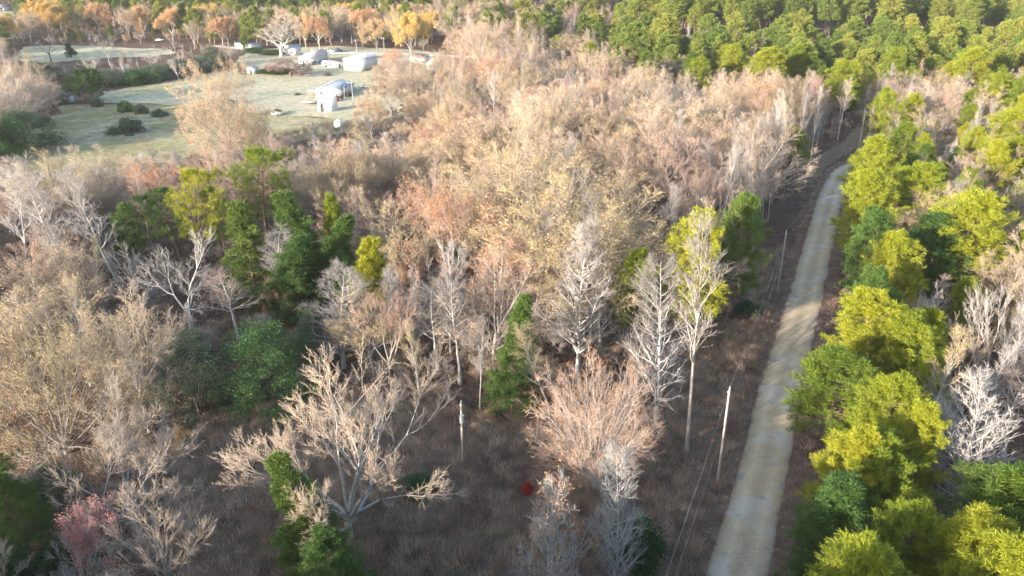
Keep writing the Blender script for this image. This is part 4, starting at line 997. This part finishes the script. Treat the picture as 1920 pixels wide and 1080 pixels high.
# undergrowth between the trees
r = np.random.default_rng(8)
its = []
for _ in range(9000):
    d = 60 + 300 * r.uniform() ** .8; a = r.uniform(-.62, .62); x, yy = d * math.sin(a), d * math.cos(a)
    if blocked(x, yy): continue
    s = r.uniform(.5, 1.15)
    its.append((0 if r.uniform() < .6 else 1, x, yy, s, s, r.uniform(0, 6.28)))
its = its[:4200]
scatter("undergrowth", its, [joined("sapling"), joined("sapling_tan")])

# dry weeds of the clearing and the road bank
def tuft(name, seed, n, h, w, spread, mat, bend=.6):
    r = np.random.default_rng(seed); g = Geo()
    C = np.stack([r.normal(0, spread, n), r.normal(0, spread, n), np.zeros(n)], 1)
    D = np.stack([r.normal(0, bend, n), r.normal(0, bend, n), np.ones(n)], 1)
    spikes(g, C, C + norm(D) * (h * r.uniform(.5, 1.2, n))[:, None], np.full(n, w))
    return g.mesh(name, [mat])
tf = [tuft("weed_clump", 1, 60, .65, .022, .34, "dry_weed", .7), tuft("weed_clump_tall", 2, 44, .95, .020, .26, "dry_weed", .5), tuft("bramble_clump", 3, 80, .7, .017, .45, "bramble", 1.2)]
its = []
cw = [at(px_, py_) for px_, py_ in clear_poly]
xs = [p.x for p in cw]; ys = [p.y for p in cw]; cpoly = [(p.x, p.y) for p in cw]
while len(its) < 15000:
    x, yy = r.uniform(min(xs) - 8, max(xs) + 8), r.uniform(min(ys) - 5, min(max(ys), 190))
    px, py, _ = proj(x, yy, 0)
    if not (inpoly(x, yy, cpoly) or r.uniform() < .12): continue
    if np.min((ROADPTS[:, 0] - x) ** 2 + (ROADPTS[:, 1] - yy) ** 2) < 3.9 ** 2: continue
    s = r.uniform(.5, 1.0) ** 1.5 * 1.9; its.append((r.integers(3), x, yy, s, s * r.uniform(.6, 1.0), r.uniform(0, 6.28)))
for i in range(len(ROADPTS) * 16):
    p = ROADPTS[r.integers(len(ROADPTS))]; sgn = -1 if r.uniform() < .7 else 1
    x = p[0] + sgn * r.uniform(3.0, 6.0); yy = p[1] + r.uniform(-2, 2)
    s = r.uniform(.25, .7); its.append((r.integers(3), x, yy, s, s * .7, r.uniform(0, 6.28)))
scatter("dry_weeds", its, tf)
# fallen sticks and brash lying in the clearing and under the trees
def brash(name, seed, n, L, spread):
    r = np.random.default_rng(seed); g = Geo(); C = np.stack([r.normal(0, spread, n), r.normal(0, spread, n), r.uniform(.05, .3, n)], 1)
    D = norm(np.stack([r.normal(0, 1, n), r.normal(0, 1, n), r.normal(0, .12, n)], 1)); spikes(g, C, C + D * (L * r.uniform(.4, 1.3, n))[:, None], np.full(n, .03))
    return g.mesh(name, ["bark_grey"])
bk = [brash("brash_few", 6, 4, 2.2, .8), brash("brash_many", 7, 9, 1.4, .9)]
its = []
while len(its) < 1500:
    d = 60 + 150 * r.uniform(); a = r.uniform(-.55, .5); x, yy = d * math.sin(a), d * math.cos(a)
    if np.min((ROADPTS[:, 0] - x) ** 2 + (ROADPTS[:, 1] - yy) ** 2) < 4.2 ** 2: continue
    s = r.uniform(.5, 1.2); its.append((r.integers(2), x, yy, s, s, r.uniform(0, 6.28)))
scatter("fallen_branches", its, bk)
# pasture weeds
fw = [tuft("field_tuft", 4, 40, .45, .03, .5, "field_weed", .6), tuft("field_tuft_low", 5, 40, .3, .035, .7, "field_weed", .9)]
its = []
fp = [(p.x, p.y) for p in pixpoly(field_poly)]; xs = [p[0] for p in fp]; ys = [p[1] for p in fp]
while len(its) < 5000:
    x, yy = r.uniform(min(xs), max(xs)), r.uniform(min(ys), max(ys))
    if not inpoly(x, yy, fp): continue
    s = r.uniform(.4, 1.2); its.append((r.integers(2), x, yy, s, s, r.uniform(0, 6.28)))
scatter("field_weeds", its, fw)
# ------------------------------------------------------------------ buildings and things of the yard
flat_mat("white_metal", (.47, .48, .48), .5); flat_mat("white_paint", (.46, .455, .44), .6); flat_mat("mint_metal", (.62, .70, .68), .45)
flat_mat("roof_slate_blue", (.13, .16, .21), .4); flat_mat("roof_pink", (.42, .33, .31), .6); flat_mat("roof_brown", (.24, .16, .14), .7)
flat_mat("roof_white", (.36, .37, .39), .5); flat_mat("grey_wall", (.46, .48, .50), .7); flat_mat("blue_grey_wall", (.34, .42, .50), .7)
flat_mat("dark_opening", (.03, .03, .035), .8); flat_mat("glass_dark", (.05, .06, .08), .12); flat_mat("tyre", (.03, .03, .03), .9)
flat_mat("pole_wood", (.31, .27, .235), .8, scale=5); flat_mat("galvanised", (.55, .57, .58), .35, .6); flat_mat("wire", (.16, .16, .17), .5)
flat_mat("car_dark", (.03, .035, .06), .25); flat_mat("car_white", (.74, .75, .76), .25); flat_mat("car_teal", (.05, .27, .30), .25)
flat_mat("rust", (.26, .12, .08), .8); flat_mat("machine_dark", (.09, .085, .08), .6); flat_mat("machine_red", (.35, .07, .05), .5)
flat_mat("tank_pale", (.58, .66, .72), .3); flat_mat("timber", (.40, .32, .24), .8, scale=6); flat_mat("insulator", (.75, .77, .78), .3); flat_mat("concrete", (.50, .49, .46), .8)
flat_mat("red_plastic", (.50, .05, .05), .4)
def gbox(g, lo, hi):
    x0, y0, z0 = lo; x1, y1, z1 = hi
    g.add([(x0, y0, z0), (x1, y0, z0), (x1, y1, z0), (x0, y1, z0), (x0, y0, z1), (x1, y0, z1), (x1, y1, z1), (x0, y1, z1)],
          [(0, 3, 2, 1), (4, 5, 6, 7), (0, 1, 5, 4), (1, 2, 6, 5), (2, 3, 7, 6), (3, 0, 4, 7)])
def boxpart(name, par, mat, *boxes):
    g = Geo()
    for lo, hi in boxes: gbox(g, lo, hi)
    return part(name, g.mesh(name, [mat]), par)
def tubepart(name, par, mat, lines, rad, sides=8):
    g = Geo()
    for L in lines:
        P = np.array(L, float)[None]; rr = np.full((1, P.shape[1]), rad) if np.isscalar(rad) else np.array(rad, float)[None]
        tubes(g, P, rr, sides)
        for e in (0, -1):   # caps
            c = P[0, e]; k = g.v[-1].reshape(P.shape[1], sides, 3)[e] if len(g.v[-1]) == P.shape[1] * sides else None
            if k is None: k = g.v[-2].reshape(P.shape[1], sides, 3)[e]
            g.add(np.concatenate([k, [c]]), None, [(i, (i + 1) % sides, sides) for i in range(sides)])
    return part(name, g.mesh(name, [mat]), par)
def frame(A, B):
    """rotation that turns +x to A->B"""
    return math.atan2(B.y - A.y, B.x - A.x)
def gable(name, A, B, depth, he, hr, wall, roof, label, cat="building", ridge='y', over=.25, openings=(), group=None):
    """front wall from A to B, depth away from the viewer. openings: (part name, x0, x1, z0, z1, material) on the front wall; fractions of width"""
    w = (B - A).length; e = empty(name, A, frame(A, B)); tag(e, label, cat, group); t = .12
    g = Geo()
    gbox(g, (0, 0, 0), (w, t, he)); gbox(g, (0, depth - t, 0), (w, depth, he)); gbox(g, (0, t, 0), (t, depth - t, he)); gbox(g, (w - t, t, 0), (w, depth - t, he))
    if ridge == 'y':
        for y0 in (0, depth - t):
            v = [(0, y0, he), (w, y0, he), (w / 2, y0, hr), (0, y0 + t, he), (w, y0 + t, he), (w / 2, y0 + t, hr)]
            g.add(v, [(1, 4, 5, 2), (0, 2, 5, 3)], [(0, 1, 2), (3, 5, 4)])
    else:
        for x0 in (0, w - t):
            v = [(x0, 0, he), (x0, depth, he), (x0, depth / 2, hr), (x0 + t, 0, he), (x0 + t, depth, he), (x0 + t, depth / 2, hr)]
            g.add(v, [(1, 4, 5, 2), (0, 2, 5, 3)], [(0, 1, 2), (3, 5, 4)])
    part("wall", g.mesh("wall", [wall]), e)
    o = over
    for sgn in (-1, 1):       # each slope its own roof panel set, with raised seams
        g = Geo()
        if ridge == 'y':
            sl = (hr - he) / (w / 2); xe = w / 2 + sgn * (w / 2 + o); ze = he - sl * o
            ys, ye = -o, depth + o
            v = [(w / 2, ys, hr + .02), (xe, ys, ze + .02), (xe, ye, ze + .02), (w / 2, ye, hr + .02)]
            up = .1
            g.add(v + [(a, b, c + up) for a, b, c in v], [(0, 1, 2, 3), (4, 7, 6, 5), (0, 4, 5, 1), (1, 5, 6, 2), (2, 6, 7, 3), (3, 7, 4, 0)])
            n = max(3, int((ye - ys) / 1.2))
            for k in range(n + 1):
                yy = ys + (ye - ys - .06) * k / n
                v = [(w / 2, yy, hr + .12), (xe, yy, ze + .12), (xe, yy + .06, ze + .12), (w / 2, yy + .06, hr + .12)]
                g.add(v + [(a, b, c + .05) for a, b, c in v], [(4, 7, 6, 5), (0, 4, 5, 1), (1, 5, 6, 2), (2, 6, 7, 3), (3, 7, 4, 0)])
        else:
            sl = (hr - he) / (depth / 2); ye = depth / 2 + sgn * (depth / 2 + o); ze = he - sl * o
            v = [(-o, depth / 2, hr + .02), (-o, ye, ze + .02), (w + o, ye, ze + .02), (w + o, depth / 2, hr + .02)]
            g.add(v + [(a, b, c + .1) for a, b, c in v], [(0, 1, 2, 3), (4, 7, 6, 5), (0, 4, 5, 1), (1, 5, 6, 2), (2, 6, 7, 3), (3, 7, 4, 0)])
        part("roof", g.mesh("roof", [roof]), e)
    for pn, x0, x1, z0, z1, m in openings:
        X0, X1 = x0 * w, x1 * w
        f = boxpart(pn, e, "white_paint" if pn == 'window' else m, ((X0 - .08, -.05, z0 - .08), (X0, .0, z1 + .08)), ((X1, -.05, z0 - .08), (X1 + .08, .0, z1 + .08)),
                    ((X0, -.05, z1), (X1, .0, z1 + .08)), ((X0, -.05, z0 - .08), (X1, .0, z0))) if pn == 'window' else boxpart(pn, e, m, ((X0, -.03, z0), (X1, -.002, z1)))
        if pn == 'window': boxpart("pane", f, "glass_dark", ((X0, -.02, z0), (X1, -.003, z1)))
    return e
def hgt(p, ty): return height_for(p, ty)
A, B = at(644.5, 132), at(678, 134.5)
e = gable("metal_shed", A, B, 13, hgt(B, 112), hgt(B, 112) + 1.0, "white_metal", "roof_white", "large white metal shed with a mint door, beside the orange-tan yard tree", openings=[("door", .30, .62, .02, 3.2, "mint_metal")])
for k in range(9): boxpart("wall_rib", e, "white_metal", (((k + .5) * (B - A).length / 9, -.05, .05), ((k + .5) * (B - A).length / 9 + .07, -.004, hgt(B, 112) - .1)))
A, B = at(614, 127), at(643, 127.5)
gable("long_outbuilding", A, B, 4.5, 2.5, 3.1, "grey_wall", "roof_brown", "low grey outbuilding with brown roof and dark doorway left of the white metal shed", ridge='x', openings=[("door", .72, .86, .02, 2.0, "dark_opening"), ("window", .15, .25, 1.0, 1.8, "glass_dark"), ("window", .45, .53, 1.0, 1.8, "glass_dark")])
A, B = at(561, 121.5), at(584, 122.5)
e = gable("farmhouse", A, B, 17, 3.0, 5.0, "white_paint", "roof_pink", "white farmhouse with pale pink roof behind the flat-topped purplish tree", "house",
          openings=[("window", .60, .74, 1.2, 2.2, "glass_dark"), ("door", .30, .44, .02, 2.1, "dark_opening"), ("window", .08, .2, 1.2, 2.2, "glass_dark")])
boxpart("chimney", e, "white_paint", ((2.0, 9, 3.5), (2.7, 9.7, 5.9)))
tubepart("vent_pipe", e, "galvanised", [[(1.6, 13, 4), (1.6, 13, 5.6)]], .09)
A, B = at(536, 105), at(565, 104)
gable("house_wing", A, B, 7, 2.9, 4.8, "white_paint", "roof_white", "white-roofed house behind the farmhouse, with small roof vents", "house", ridge='x', openings=[("window", .3, .42, 1.1, 2.1, "glass_dark"), ("window", .65, .77, 1.1, 2.1, "glass_dark")])
# workshop
A, B = at(593.5, 182), at(640, 183.5)
h1 = hgt(B, 168); hr = hgt((A + B) / 2, 160.5)
dep = (at(617, 149, hr) - at(617, 161, hr)).length
e = gable("workshop", A, B, dep, h1, hr, "white_metal", "roof_slate_blue", "white workshop with dark blue-grey metal roof in the middle of the yard", openings=[("door", .55, .80, .02, h1 * .62, "grey_wall"), ("window", .15, .25, 1.1, 1.9, "glass_dark")])
A, B = at(577.5, 180), at(592, 181)
e = empty("lean_to", A, frame(A, B)); tag(e, "small grey open shelter against the left side of the workshop", "shelter"); w = (B - A).length
boxpart("roof", e, "grey_wall", ((-.1, -.1, 1.85), (w, 3.6, 1.97)))
for xx, yy in ((0, 0), (w - .2, 0), (0, 3.3), (w - .2, 3.3)): boxpart("post", e, "timber", ((xx, yy, 0), (xx + .1, yy + .1, 1.849)))
boxpart("back_panel", e, "machine_dark", ((.1, 3.0, .1), (w - .25, 3.06, 1.8)))
boxpart("work_bench", e, "timber", ((.3, 1.0, .75), (w - .5, 1.9, .83)), ((.35, 1.05, 0), (.43, 1.13, .749)), ((w - .65, 1.05, 0), (w - .57, 1.13, .749)))
# quonset hut
A, B, C = at(596, 208.5), at(610, 211.5), at(633, 206.5)
w = (B - A).length; L = (C - B).length; e = empty("arched_hut", A, frame(A, B)); tag(e, "small white arched hut with a dark arched doorway in front of the workshop", "shed")
hh = hgt((A + B) / 2, 185)
def arch(x, k=10, s=1.0, top=hh): 
    return [(w / 2 - math.cos(math.pi * i / k) * w / 2 * s, x, (math.sin(math.pi * i / k) ** .62) * top * s) for i in range(k + 1)]
g = Geo(); a0, a1 = arch(0), arch(L); b0, b1 = arch(0, s=.965), arch(L, s=.965); n = len(a0)
g.add(a0 + a1 + b0 + b1, [(i, i + 1, n + i + 1, n + i) for i in range(n - 1)] + [(2 * n + i, 3 * n + i, 3 * n + i + 1, 2 * n + i + 1) for i in range(n - 1)] + [(i, 2 * n + i, 2 * n + i + 1, i + 1) for i in range(n - 1)])
part("shell", g.mesh("shell", ["white_metal"]), e)
g = Geo(); rr = arch(L - .15, s=.962); g.add(rr + [(w / 2, L - .15, 0)], None, [(i, i + 1, n) for i in range(n - 1)]); part("end_wall", g.mesh("end_wall", ["white_metal"]), e)
dd = [(w * .58 + (p[0] - w / 2) * .55, .12, p[2] * .72) for p in arch(0)]
g = Geo(); fr = arch(.12, s=.962)
g.add(fr + dd, [(i, i + 1, n + i + 1, n + i) for i in range(n - 1)]); part("front_wall", g.mesh("front_wall", ["white_metal"]), e)
g = Geo(); g.add([(p[0], .5, p[2]) for p in dd] + [(w * .58, .5, 0)], None, [(i, i + 1, n) for i in range(n - 1)]); part("door", g.mesh("door", ["dark_opening"]), e)  # dark sheet inside the opening stands in for the hut's unlit interior
for k in range(6):
    g = Geo(); y0 = L * (k + .5) / 6; p0 = [(x, y0 - .04, z + .0) for x, _, z in arch(0, s=1.012)]; p1 = [(x, y0 + .04, z) for x, _, z in arch(0, s=1.012)]
    g.add(p0 + p1, [(i, i + 1, n + i + 1, n + i) for i in range(n - 1)]); part("rib", g.mesh("rib", ["white_metal"]), e)
# old blue-grey shed by the round pine
A, B = at(112, 193), at(131, 193)
gable("old_shed", A, B, 3.2, 2.2, 3.0, "blue_grey_wall", "roof_brown", "small old blue-grey shed with dark roof under the round-headed pine", "shed", ridge='x', openings=[("door", .58, .82, .02, 1.9, "white_paint")])
A, B = at(464, 139), at(481, 139)
gable("pink_shed", A, B, 4, 2.0, 2.9, "white_paint", "roof_pink", "small pinkish-roofed shed right of the solitary field tree's top", "shed", ridge='x', openings=[("door", .3, .5, .02, 1.7, "dark_opening")])
A, B = at(441, 90.5), at(479, 93)
gable("long_white_shed", A, B, 5, 2.2, 2.7, "grey_wall", "roof_white", "long low white-roofed shed beside the road above the clipped shrubs", ridge='x', openings=[("door", .4, .5, .02, 1.9, "dark_opening")])
A, B = at(800, 131), at(826, 133)
gable("grey_cottage", A, B, 11, 2.9, 5.0, "grey_wall", "roof_white", "grey cottage half hidden by trees right of the big metal shed", "house", openings=[("window", .2, .35, 1.1, 2.1, "glass_dark"), ("window", .62, .77, 1.1, 2.1, "glass_dark")])
A, B = at(768, 119), at(798, 120)
gable("brown_cottage", A, B, 6, 2.6, 4.0, "grey_wall", "roof_brown", "brown-roofed low house behind trees left of the grey cottage", "house", ridge='x', openings=[("window", .3, .4, 1.1, 2.0, "glass_dark")])
A, B = at(-6, 21), at(12, 21)
gable("far_barn", A, B, 9, 3, 4.6, "white_metal", "roof_white", "pale barn at the top left corner of the view", "barn", ridge='x', openings=[("door", .4, .6, .02, 2.5, "dark_opening")])
A, B = at(16, 72), at(41, 73)
gable("mobile_home", A, B, 5, 2.6, 3.1, "white_paint", "roof_white", "white mobile home at the far left before the large golden tree", "house", ridge='x', openings=[("window", .15, .25, 1.1, 1.9, "glass_dark"), ("window", .7, .8, 1.1, 1.9, "glass_dark"), ("door", .45, .53, .1, 2.0, "dark_opening")])

def car(px, py, rz, mat, label, kind="sedan", name="parked_car"):
    p = at(px, py); e = empty(name, p, rz); tag(e, label, "car")
    L, Wd = (4.6, 1.8); hb = .95 if kind == "sedan" else 1.05; ht = 1.45 if kind == "sedan" else 1.85
    prof = [(-L / 2, .38), (-L / 2 + .05, hb * .92), (-L / 2 + 1.0, hb), (L / 2 - .9, hb), (L / 2 - .05, hb * .82), (L / 2, .38)]
    g = Geo(); n = len(prof)
    v = [(x, -Wd / 2, z) for x, z in prof] + [(x, Wd / 2, z) for x, z in prof]
    g.add(v, [(i, i + n, (i + 1) % n + n, (i + 1) % n) for i in range(n)] + [(0, 1, 4, 5), (1, 2, 3, 4), (n, n + 5, n + 4, n + 1), (n + 1, n + 4, n + 3, n + 2)])
    part("body", g.mesh("body", [mat]), e)
    b0, b1, t0, t1 = (-L / 2 + .8, L / 2 - 1.0, -L / 2 + 1.3, L / 2 - 1.9); iw = Wd / 2 - .12; it = Wd / 2 - .28
    g = Geo(); g.add([(b0, -iw, hb), (b1, -iw, hb), (b1, iw, hb), (b0, iw, hb), (t0, -it, ht - .06), (t1, -it, ht - .06), (t1, it, ht - .06), (t0, it, ht - .06)], [(0, 1, 5, 4), (1, 2, 6, 5), (2, 3, 7, 6), (3, 0, 4, 7)])
    part("window_glass", g.mesh("window_glass", ["glass_dark"]), e)
    boxpart("roof", e, mat, ((t0, -it, ht - .059), (t1, it, ht)))
    for x in (-L / 2 + .85, L / 2 - .9):
        for y in (-Wd / 2 - .01, Wd / 2 - .19): tubepart("wheel", e, "tyre", [[(x, y, .33), (x, y + .2, .33)]], .33, 12)
    for y in (-.62, .62): boxpart("headlight", e, "insulator", ((L / 2 - .01, y - .16, .55), (L / 2 + .02, y + .16, .70)))
    return e
car(634, 97.5, .1, "car_dark", "dark car parked at the road behind the yard", "suv")
car(622, 97.8, .2, "car_white", "white car just left of the dark car by the road")
car(589, 120.5, 1.3, "car_teal", "teal car parked right of the white farmhouse")
car(688, 165, .1, "car_white", "white car under the orange-tan yard tree")
car(541, 133, .3, "machine_red", "rust-red car under the flat-topped purplish tree")
car(20, 56, .5, "car_white", "white car on the far left yard"); car(32, 60, -.3, "car_teal", "blue-green car right of the white one on the far left yard")
car(300, 77, .1, "car_white", "white vehicle glimpsed under the far autumn row")
car(700, 108, -.4, "car_white", "white vehicle behind the right end of the metal shed", "suv")
# camper beside the outbuilding
p = at(604, 126); e = empty("camper_trailer", p, .25); tag(e, "rounded white camper trailer between farmhouse and grey outbuilding", "camper")
g = Geo(); prof = [(0, .5), (-.1, 1.6), (.25, 2.4), (.9, 2.7), (2.4, 2.7), (3.0, 2.3), (3.2, 1.5), (3.05, .5)]; n = len(prof)
g.add([(x, 0, z) for x, z in prof] + [(x, 2.1, z) for x, z in prof], [(i, i + n, (i + 1) % n + n, (i + 1) % n) for i in range(n)] + [(0, 1, 6, 7), (1, 2, 5, 6), (2, 3, 4, 5), (n, n + 7, n + 6, n + 1), (n + 1, n + 6, n + 5, n + 2), (n + 2, n + 5, n + 4, n + 3)])
part("body", g.mesh("body", ["white_metal"]), e); boxpart("window", e, "glass_dark", ((.7, -.02, 1.5), (1.9, -.002, 2.1)))
for y in (-.08, 1.98): tubepart("wheel", e, "tyre", [[(1.6, y, .32), (1.6, y + .2, .32)]], .32, 12)
# carport over the teal car
A, B = at(584, 123), at(596, 122.5); w = (B - A).length; e = empty("carport", A, frame(A, B)); tag(e, "white-roofed carport over the teal car", "carport")
boxpart("roof", e, "roof_white", ((-.1, -.2, 2.2), (w, 5.5, 2.32)))
for xx, yy in ((0, 0), (w - .2, 0), (0, 5.2), (w - .2, 5.2)): boxpart("post", e, "white_paint", ((xx, yy, 0), (xx + .1, yy + .1, 2.199)))
# flat trailer, loaded trailer, tank, brush piles
p = at(567, 196); e = empty("flatbed_trailer", p, .05); tag(e, "long pale flatbed trailer left of the arched hut", "trailer")
boxpart("deck", e, "concrete", ((0, 0, .65), (5.4, 2.2, .8)));
for y in (0.0, 2.02):
    for x in (3.2, 4.1): tubepart("wheel", e, "tyre", [[(x, y, .33), (x, y + .18, .33)]], .33, 12)
tubepart("tongue", e, "galvanised", [[(0, 1.1, .6), (-1.3, 1.1, .5)]], .05)
p = at(509, 217); e = empty("loaded_trailer", p, .05); tag(e, "white-sided utility trailer heaped with dark brush on the lawn", "trailer"); w = (at(531, 217) - p).length
boxpart("side_rail", e, "white_paint", ((0, 0, .35), (w, .08, .85)), ((0, 2.3, .35), (w, 2.38, .85)), ((0, .081, .35), (.08, 2.299, .85)), ((w - .08, .081, .35), (w, 2.299, .85)))
boxpart("deck", e, "timber", ((.08, .08, .3), (w - .08, 2.3, .349)))
for y in (-.2, 2.4): tubepart("wheel", e, "tyre", [[(w * .5, y, .3), (w * .5, y + .18, .3)]], .3, 12)
rr = np.random.default_rng(3)
def brush(name, px, py, sx, sz, label, mat="bark_dark"):
    p = at(px, py); e = empty(name, p); tag(e, label, "brush pile"); g = Geo(); n = 420
    C = np.stack([rr.normal(0, sx * .38, n), rr.normal(0, sx * .32, n), np.abs(rr.normal(0, sz * .4, n))], 1); C[:, 2] *= np.exp(-(C[:, 0] ** 2 + C[:, 1] ** 2) / (sx * sx) * 2)
    D = norm(rr.normal(0, 1, (n, 3)) + [0, 0, .4]); D[:, 2] = np.abs(D[:, 2]) * .7
    spikes(g, C, C + D * rr.uniform(.5, 1.5, (n, 1)), rr.uniform(.02, .05, n)); part("branches", g.mesh("branches", [mat]), e); return e
b = brush("brush_load", 520, 213, 1.9, 1.2, "dark brush heaped on the white-sided trailer"); b.location.z = .5; b["category"] = "brush"
brush("brush_pile", 615, 142, 2.2, 2.6, "conical brown brush pile on the lawn above the workshop")
brush("brush_pile", 557, 178, 1.6, .7, "low scatter of dark scrap on the lawn left of the workshop", "machine_dark")
p = at(635.5, 239); e = empty("water_tank", p); tag(e, "round pale blue-white tank at the lower edge of the yard", "tank")
g = Geo(); k = 20; ring = lambda rad, z: [(math.cos(i / k * 6.283) * rad, math.sin(i / k * 6.283) * rad, z) for i in range(k)]
g.add(ring(1.35, 0) + ring(1.35, 1.9) + ring(.5, 2.35), [(j * k + i, j * k + (i + 1) % k, (j + 1) * k + (i + 1) % k, (j + 1) * k + i) for j in range(2) for i in range(k)])
part("body", g.mesh("body", ["tank_pale"]), e); tubepart("cap", e, "white_paint", [[(0, 0, 2.3), (0, 0, 2.5)]], .52, 16)
for z in (.5, 1.0, 1.5): tubepart("hoop", e, "galvanised", [[(math.cos(i / 20 * 6.283) * 1.36, math.sin(i / 20 * 6.283) * 1.36, z) for i in range(21)]], .025, 4)
def machine(px, py, rz, mat, label):
    p = at(px, py); e = empty("farm_machine", p, rz); tag(e, label, "machine")
    boxpart("chassis", e, mat, ((-1.1, -.35, .55), (1.2, .35, .95))); boxpart("hood", e, mat, ((.1, -.32, .951), (1.15, .32, 1.35)))
    boxpart("seat", e, "tyre", ((-.75, -.25, .951), (-.3, .25, 1.1)), ((-.8, -.25, 1.101), (-.7, .25, 1.5)))
    for x, rad in ((-.7, .62), (.85, .38)):
        for y in (-.75, .5): tubepart("wheel", e, "tyre", [[(x, y, rad), (x, y + .25, rad)]], rad, 14)
    tubepart("exhaust", e, "galvanised", [[(.6, 0, 1.3), (.6, 0, 1.9)]], .04); tubepart("roll_bar", e, mat, [[(-.85, -.45, .9), (-.85, -.45, 2.0), (-.85, .45, 2.0), (-.85, .45, .9)]], .04, 5)
machine(636, 186, .4, "machine_dark", "dark tractor at the right front corner of the workshop"); machine(644, 179, 1.5, "machine_dark", "dark machine right of the workshop wall")
machine(652, 181, 2.4, "machine_red", "reddish tractor farthest right of the workshop"); machine(628, 190, -.4, "machine_red", "small rusty machine behind the arched hut")
# ------------------------------------------------------------------ poles and wires
def pole(px, py, ty, label, arm=None, light=False, transformer=False, rz=0.0, rad=.16):
    p = at(px, py); h = height_for(p, ty); e = empty("utility_pole", p, rz); tag(e, label, "utility pole", "wooden utility poles")
    tubepart("shaft", e, "pole_wood", [[(0, 0, -.1), (0, 0, h * .5), (0, 0, h)]], [rad, rad * .86, rad * .68], 10)
    if arm:
        boxpart("crossarm", e, "timber", ((-arm, -.06, h - .75), (arm, .06, h - .60)))
        for x in (-arm + .1, 0, arm - .1): tubepart("insulator", e, "insulator", [[(x, 0, h - .6 if x else h), (x, 0, (h - .6 if x else h) + .28)]], .055, 8)
    else:
        tubepart("insulator", e, "insulator", [[(0, 0, h), (0, 0, h + .3)]], .06, 8); boxpart("pin_bracket", e, "galvanised", ((-.2, -.05, h - .35), (.2, .05, h - .28)))
    if transformer: tubepart("transformer", e, "galvanised", [[(.05, -.38, h - 2.3), (.05, -.38, h - 1.4)]], .25, 12)
    if light: tubepart("lamp_arm", e, "galvanised", [[(0, 0, h - .3), (-.5, -.2, h - .1), (-1.0, -.4, h)]], .04, 5); tubepart("lamp_head", e, "insulator", [[(-1.0, -.4, h - .12), (-1.3, -.52, h - .12)]], .13, 8)
    return p + Vector((0, 0, h))
pA = pole(1345, 908, 730, "nearest roadside wooden pole with a bright tip, beside the gravel road")
pB = pole(1457, 552, 436, "second roadside pole, pale against the dark ditch left of the road")
pC = pole(1610, 280, 208, "farthest roadside pole, standing at the road bend")
pD = pole(868, 868, 755, "lone grey pole with a small transformer standing in the brown clearing", transformer=True)
pE = pole(721, 102, 70, "wooden pole with crossarm just right of the white metal shed", arm=1.1, light=True)
pF = pole(663, 202, 151, "pale pole with a wide crossarm right of the workshop", arm=1.6, rad=.13)
pG = pole(647, 187, 164, "short post right of the workshop roof", rad=.1)
pH = pole(616.5, 116, 90, "yard light pole behind the grey outbuilding", light=True, rad=.1)
pI = pole(488, 92, 66, "roadside pole left of the white-trunked tan tree", arm=1.0)
pJ = pole(669, 100, 74, "roadside pole left of the olive-gold tree", arm=1.0)
def wire(name, a, b, sag, label, n=14, rad=.014):
    L = [tuple(a.lerp(b, i / n) - Vector((0, 0, sag * 4 * (i / n) * (1 - i / n)))) for i in range(n + 1)]
    e = tubepart(name, None, "wire", [L], rad, 5); tag(e, label, "wire", "overhead wires")
spanv = pB - pA; pN = pA - Vector((spanv.x * .9, spanv.y * .9, 0))
dz = Vector((0, 0, .28)); nb_ = Vector((.35, 0, -1.6))
wire("power_line", pN + dz, pA + dz, 1.2, "upper wire running from the nearest roadside pole out of the bottom of the view")
wire("power_line", pA + dz, pB + dz, 1.3, "upper wire between the nearest and second roadside poles")
wire("power_line", pB + dz, pC + dz, 2.2, "upper wire between the second pole and the pole at the bend")
wire("power_line", pN + nb_, pA + nb_ * 1, 1.4, "lower wire running from the nearest roadside pole out of the bottom of the view")
wire("power_line", pA + nb_, pB + nb_, 1.5, "lower wire between the nearest and second roadside poles")
wire("power_line", pB + nb_, pC + nb_, 2.5, "lower wire between the second pole and the pole at the bend")
wire("power_line", pI, pJ, 1.2, "wire along the road behind the farmhouse", rad=.02); wire("power_line", pJ, pE, .6, "wire between the two poles right of the road cars", rad=.02)
wire("power_line", pE, pF, 1.5, "wire from the pole by the metal shed down to the wide-armed pole", rad=.016)
wire("power_line", at(1200, 796) + Vector((0, 0, 1.0)), at(1347, 792) + Vector((0, 0, 1.2)), .3, "low pale strand stretched between the tree trunks and the nearest pole", rad=.02)
# fallen log, bucket
a, b = at(696, 716), at(752, 684); e = empty("fallen_log", a); tag(e, "long fallen trunk lying in the dark gap behind the big open-grown tree", "log"); d = b - a
tubepart("log", e, "bark_grey", [[(0, 0, .2), (d.x * .5, d.y * .5, .35), (d.x, d.y, .25)]], [.2, .16, .09], 8)
tubepart("branch_stub", e, "bark_grey", [[(d.x * .6, d.y * .6, .4), (d.x * .6 + .5, d.y * .6, 1.3)], [(d.x * .8, d.y * .8, .3), (d.x * .8 - .6, d.y * .8 + .2, .9)]], .04, 5)
p = at(1335, 833); e = empty("red_bucket", p, .3); tag(e, "small red bucket on the ground left of the nearest roadside pole", "bucket")
tubepart("body", e, "red_plastic", [[(0, 0, 0), (0, 0, .5)]], [.24, .32], 12); tubepart("handle", e, "galvanised", [[(-.3, 0, .5), (-.2, 0, .75), (.2, 0, .75), (.3, 0, .5)]], .015, 5)
# lane behind the yard
lane = densify([at(*p)[:2] for p in [(400, 86), (480, 94), (560, 98), (640, 100), (740, 101), (860, 106), (930, 110)]])
ribbon("lane", lane, -2.6, 2.6, .07, "concrete", .1)
print("objects", len(bpy.data.objects), "tris", sum(len(m.polygons) for m in bpy.data.meshes))
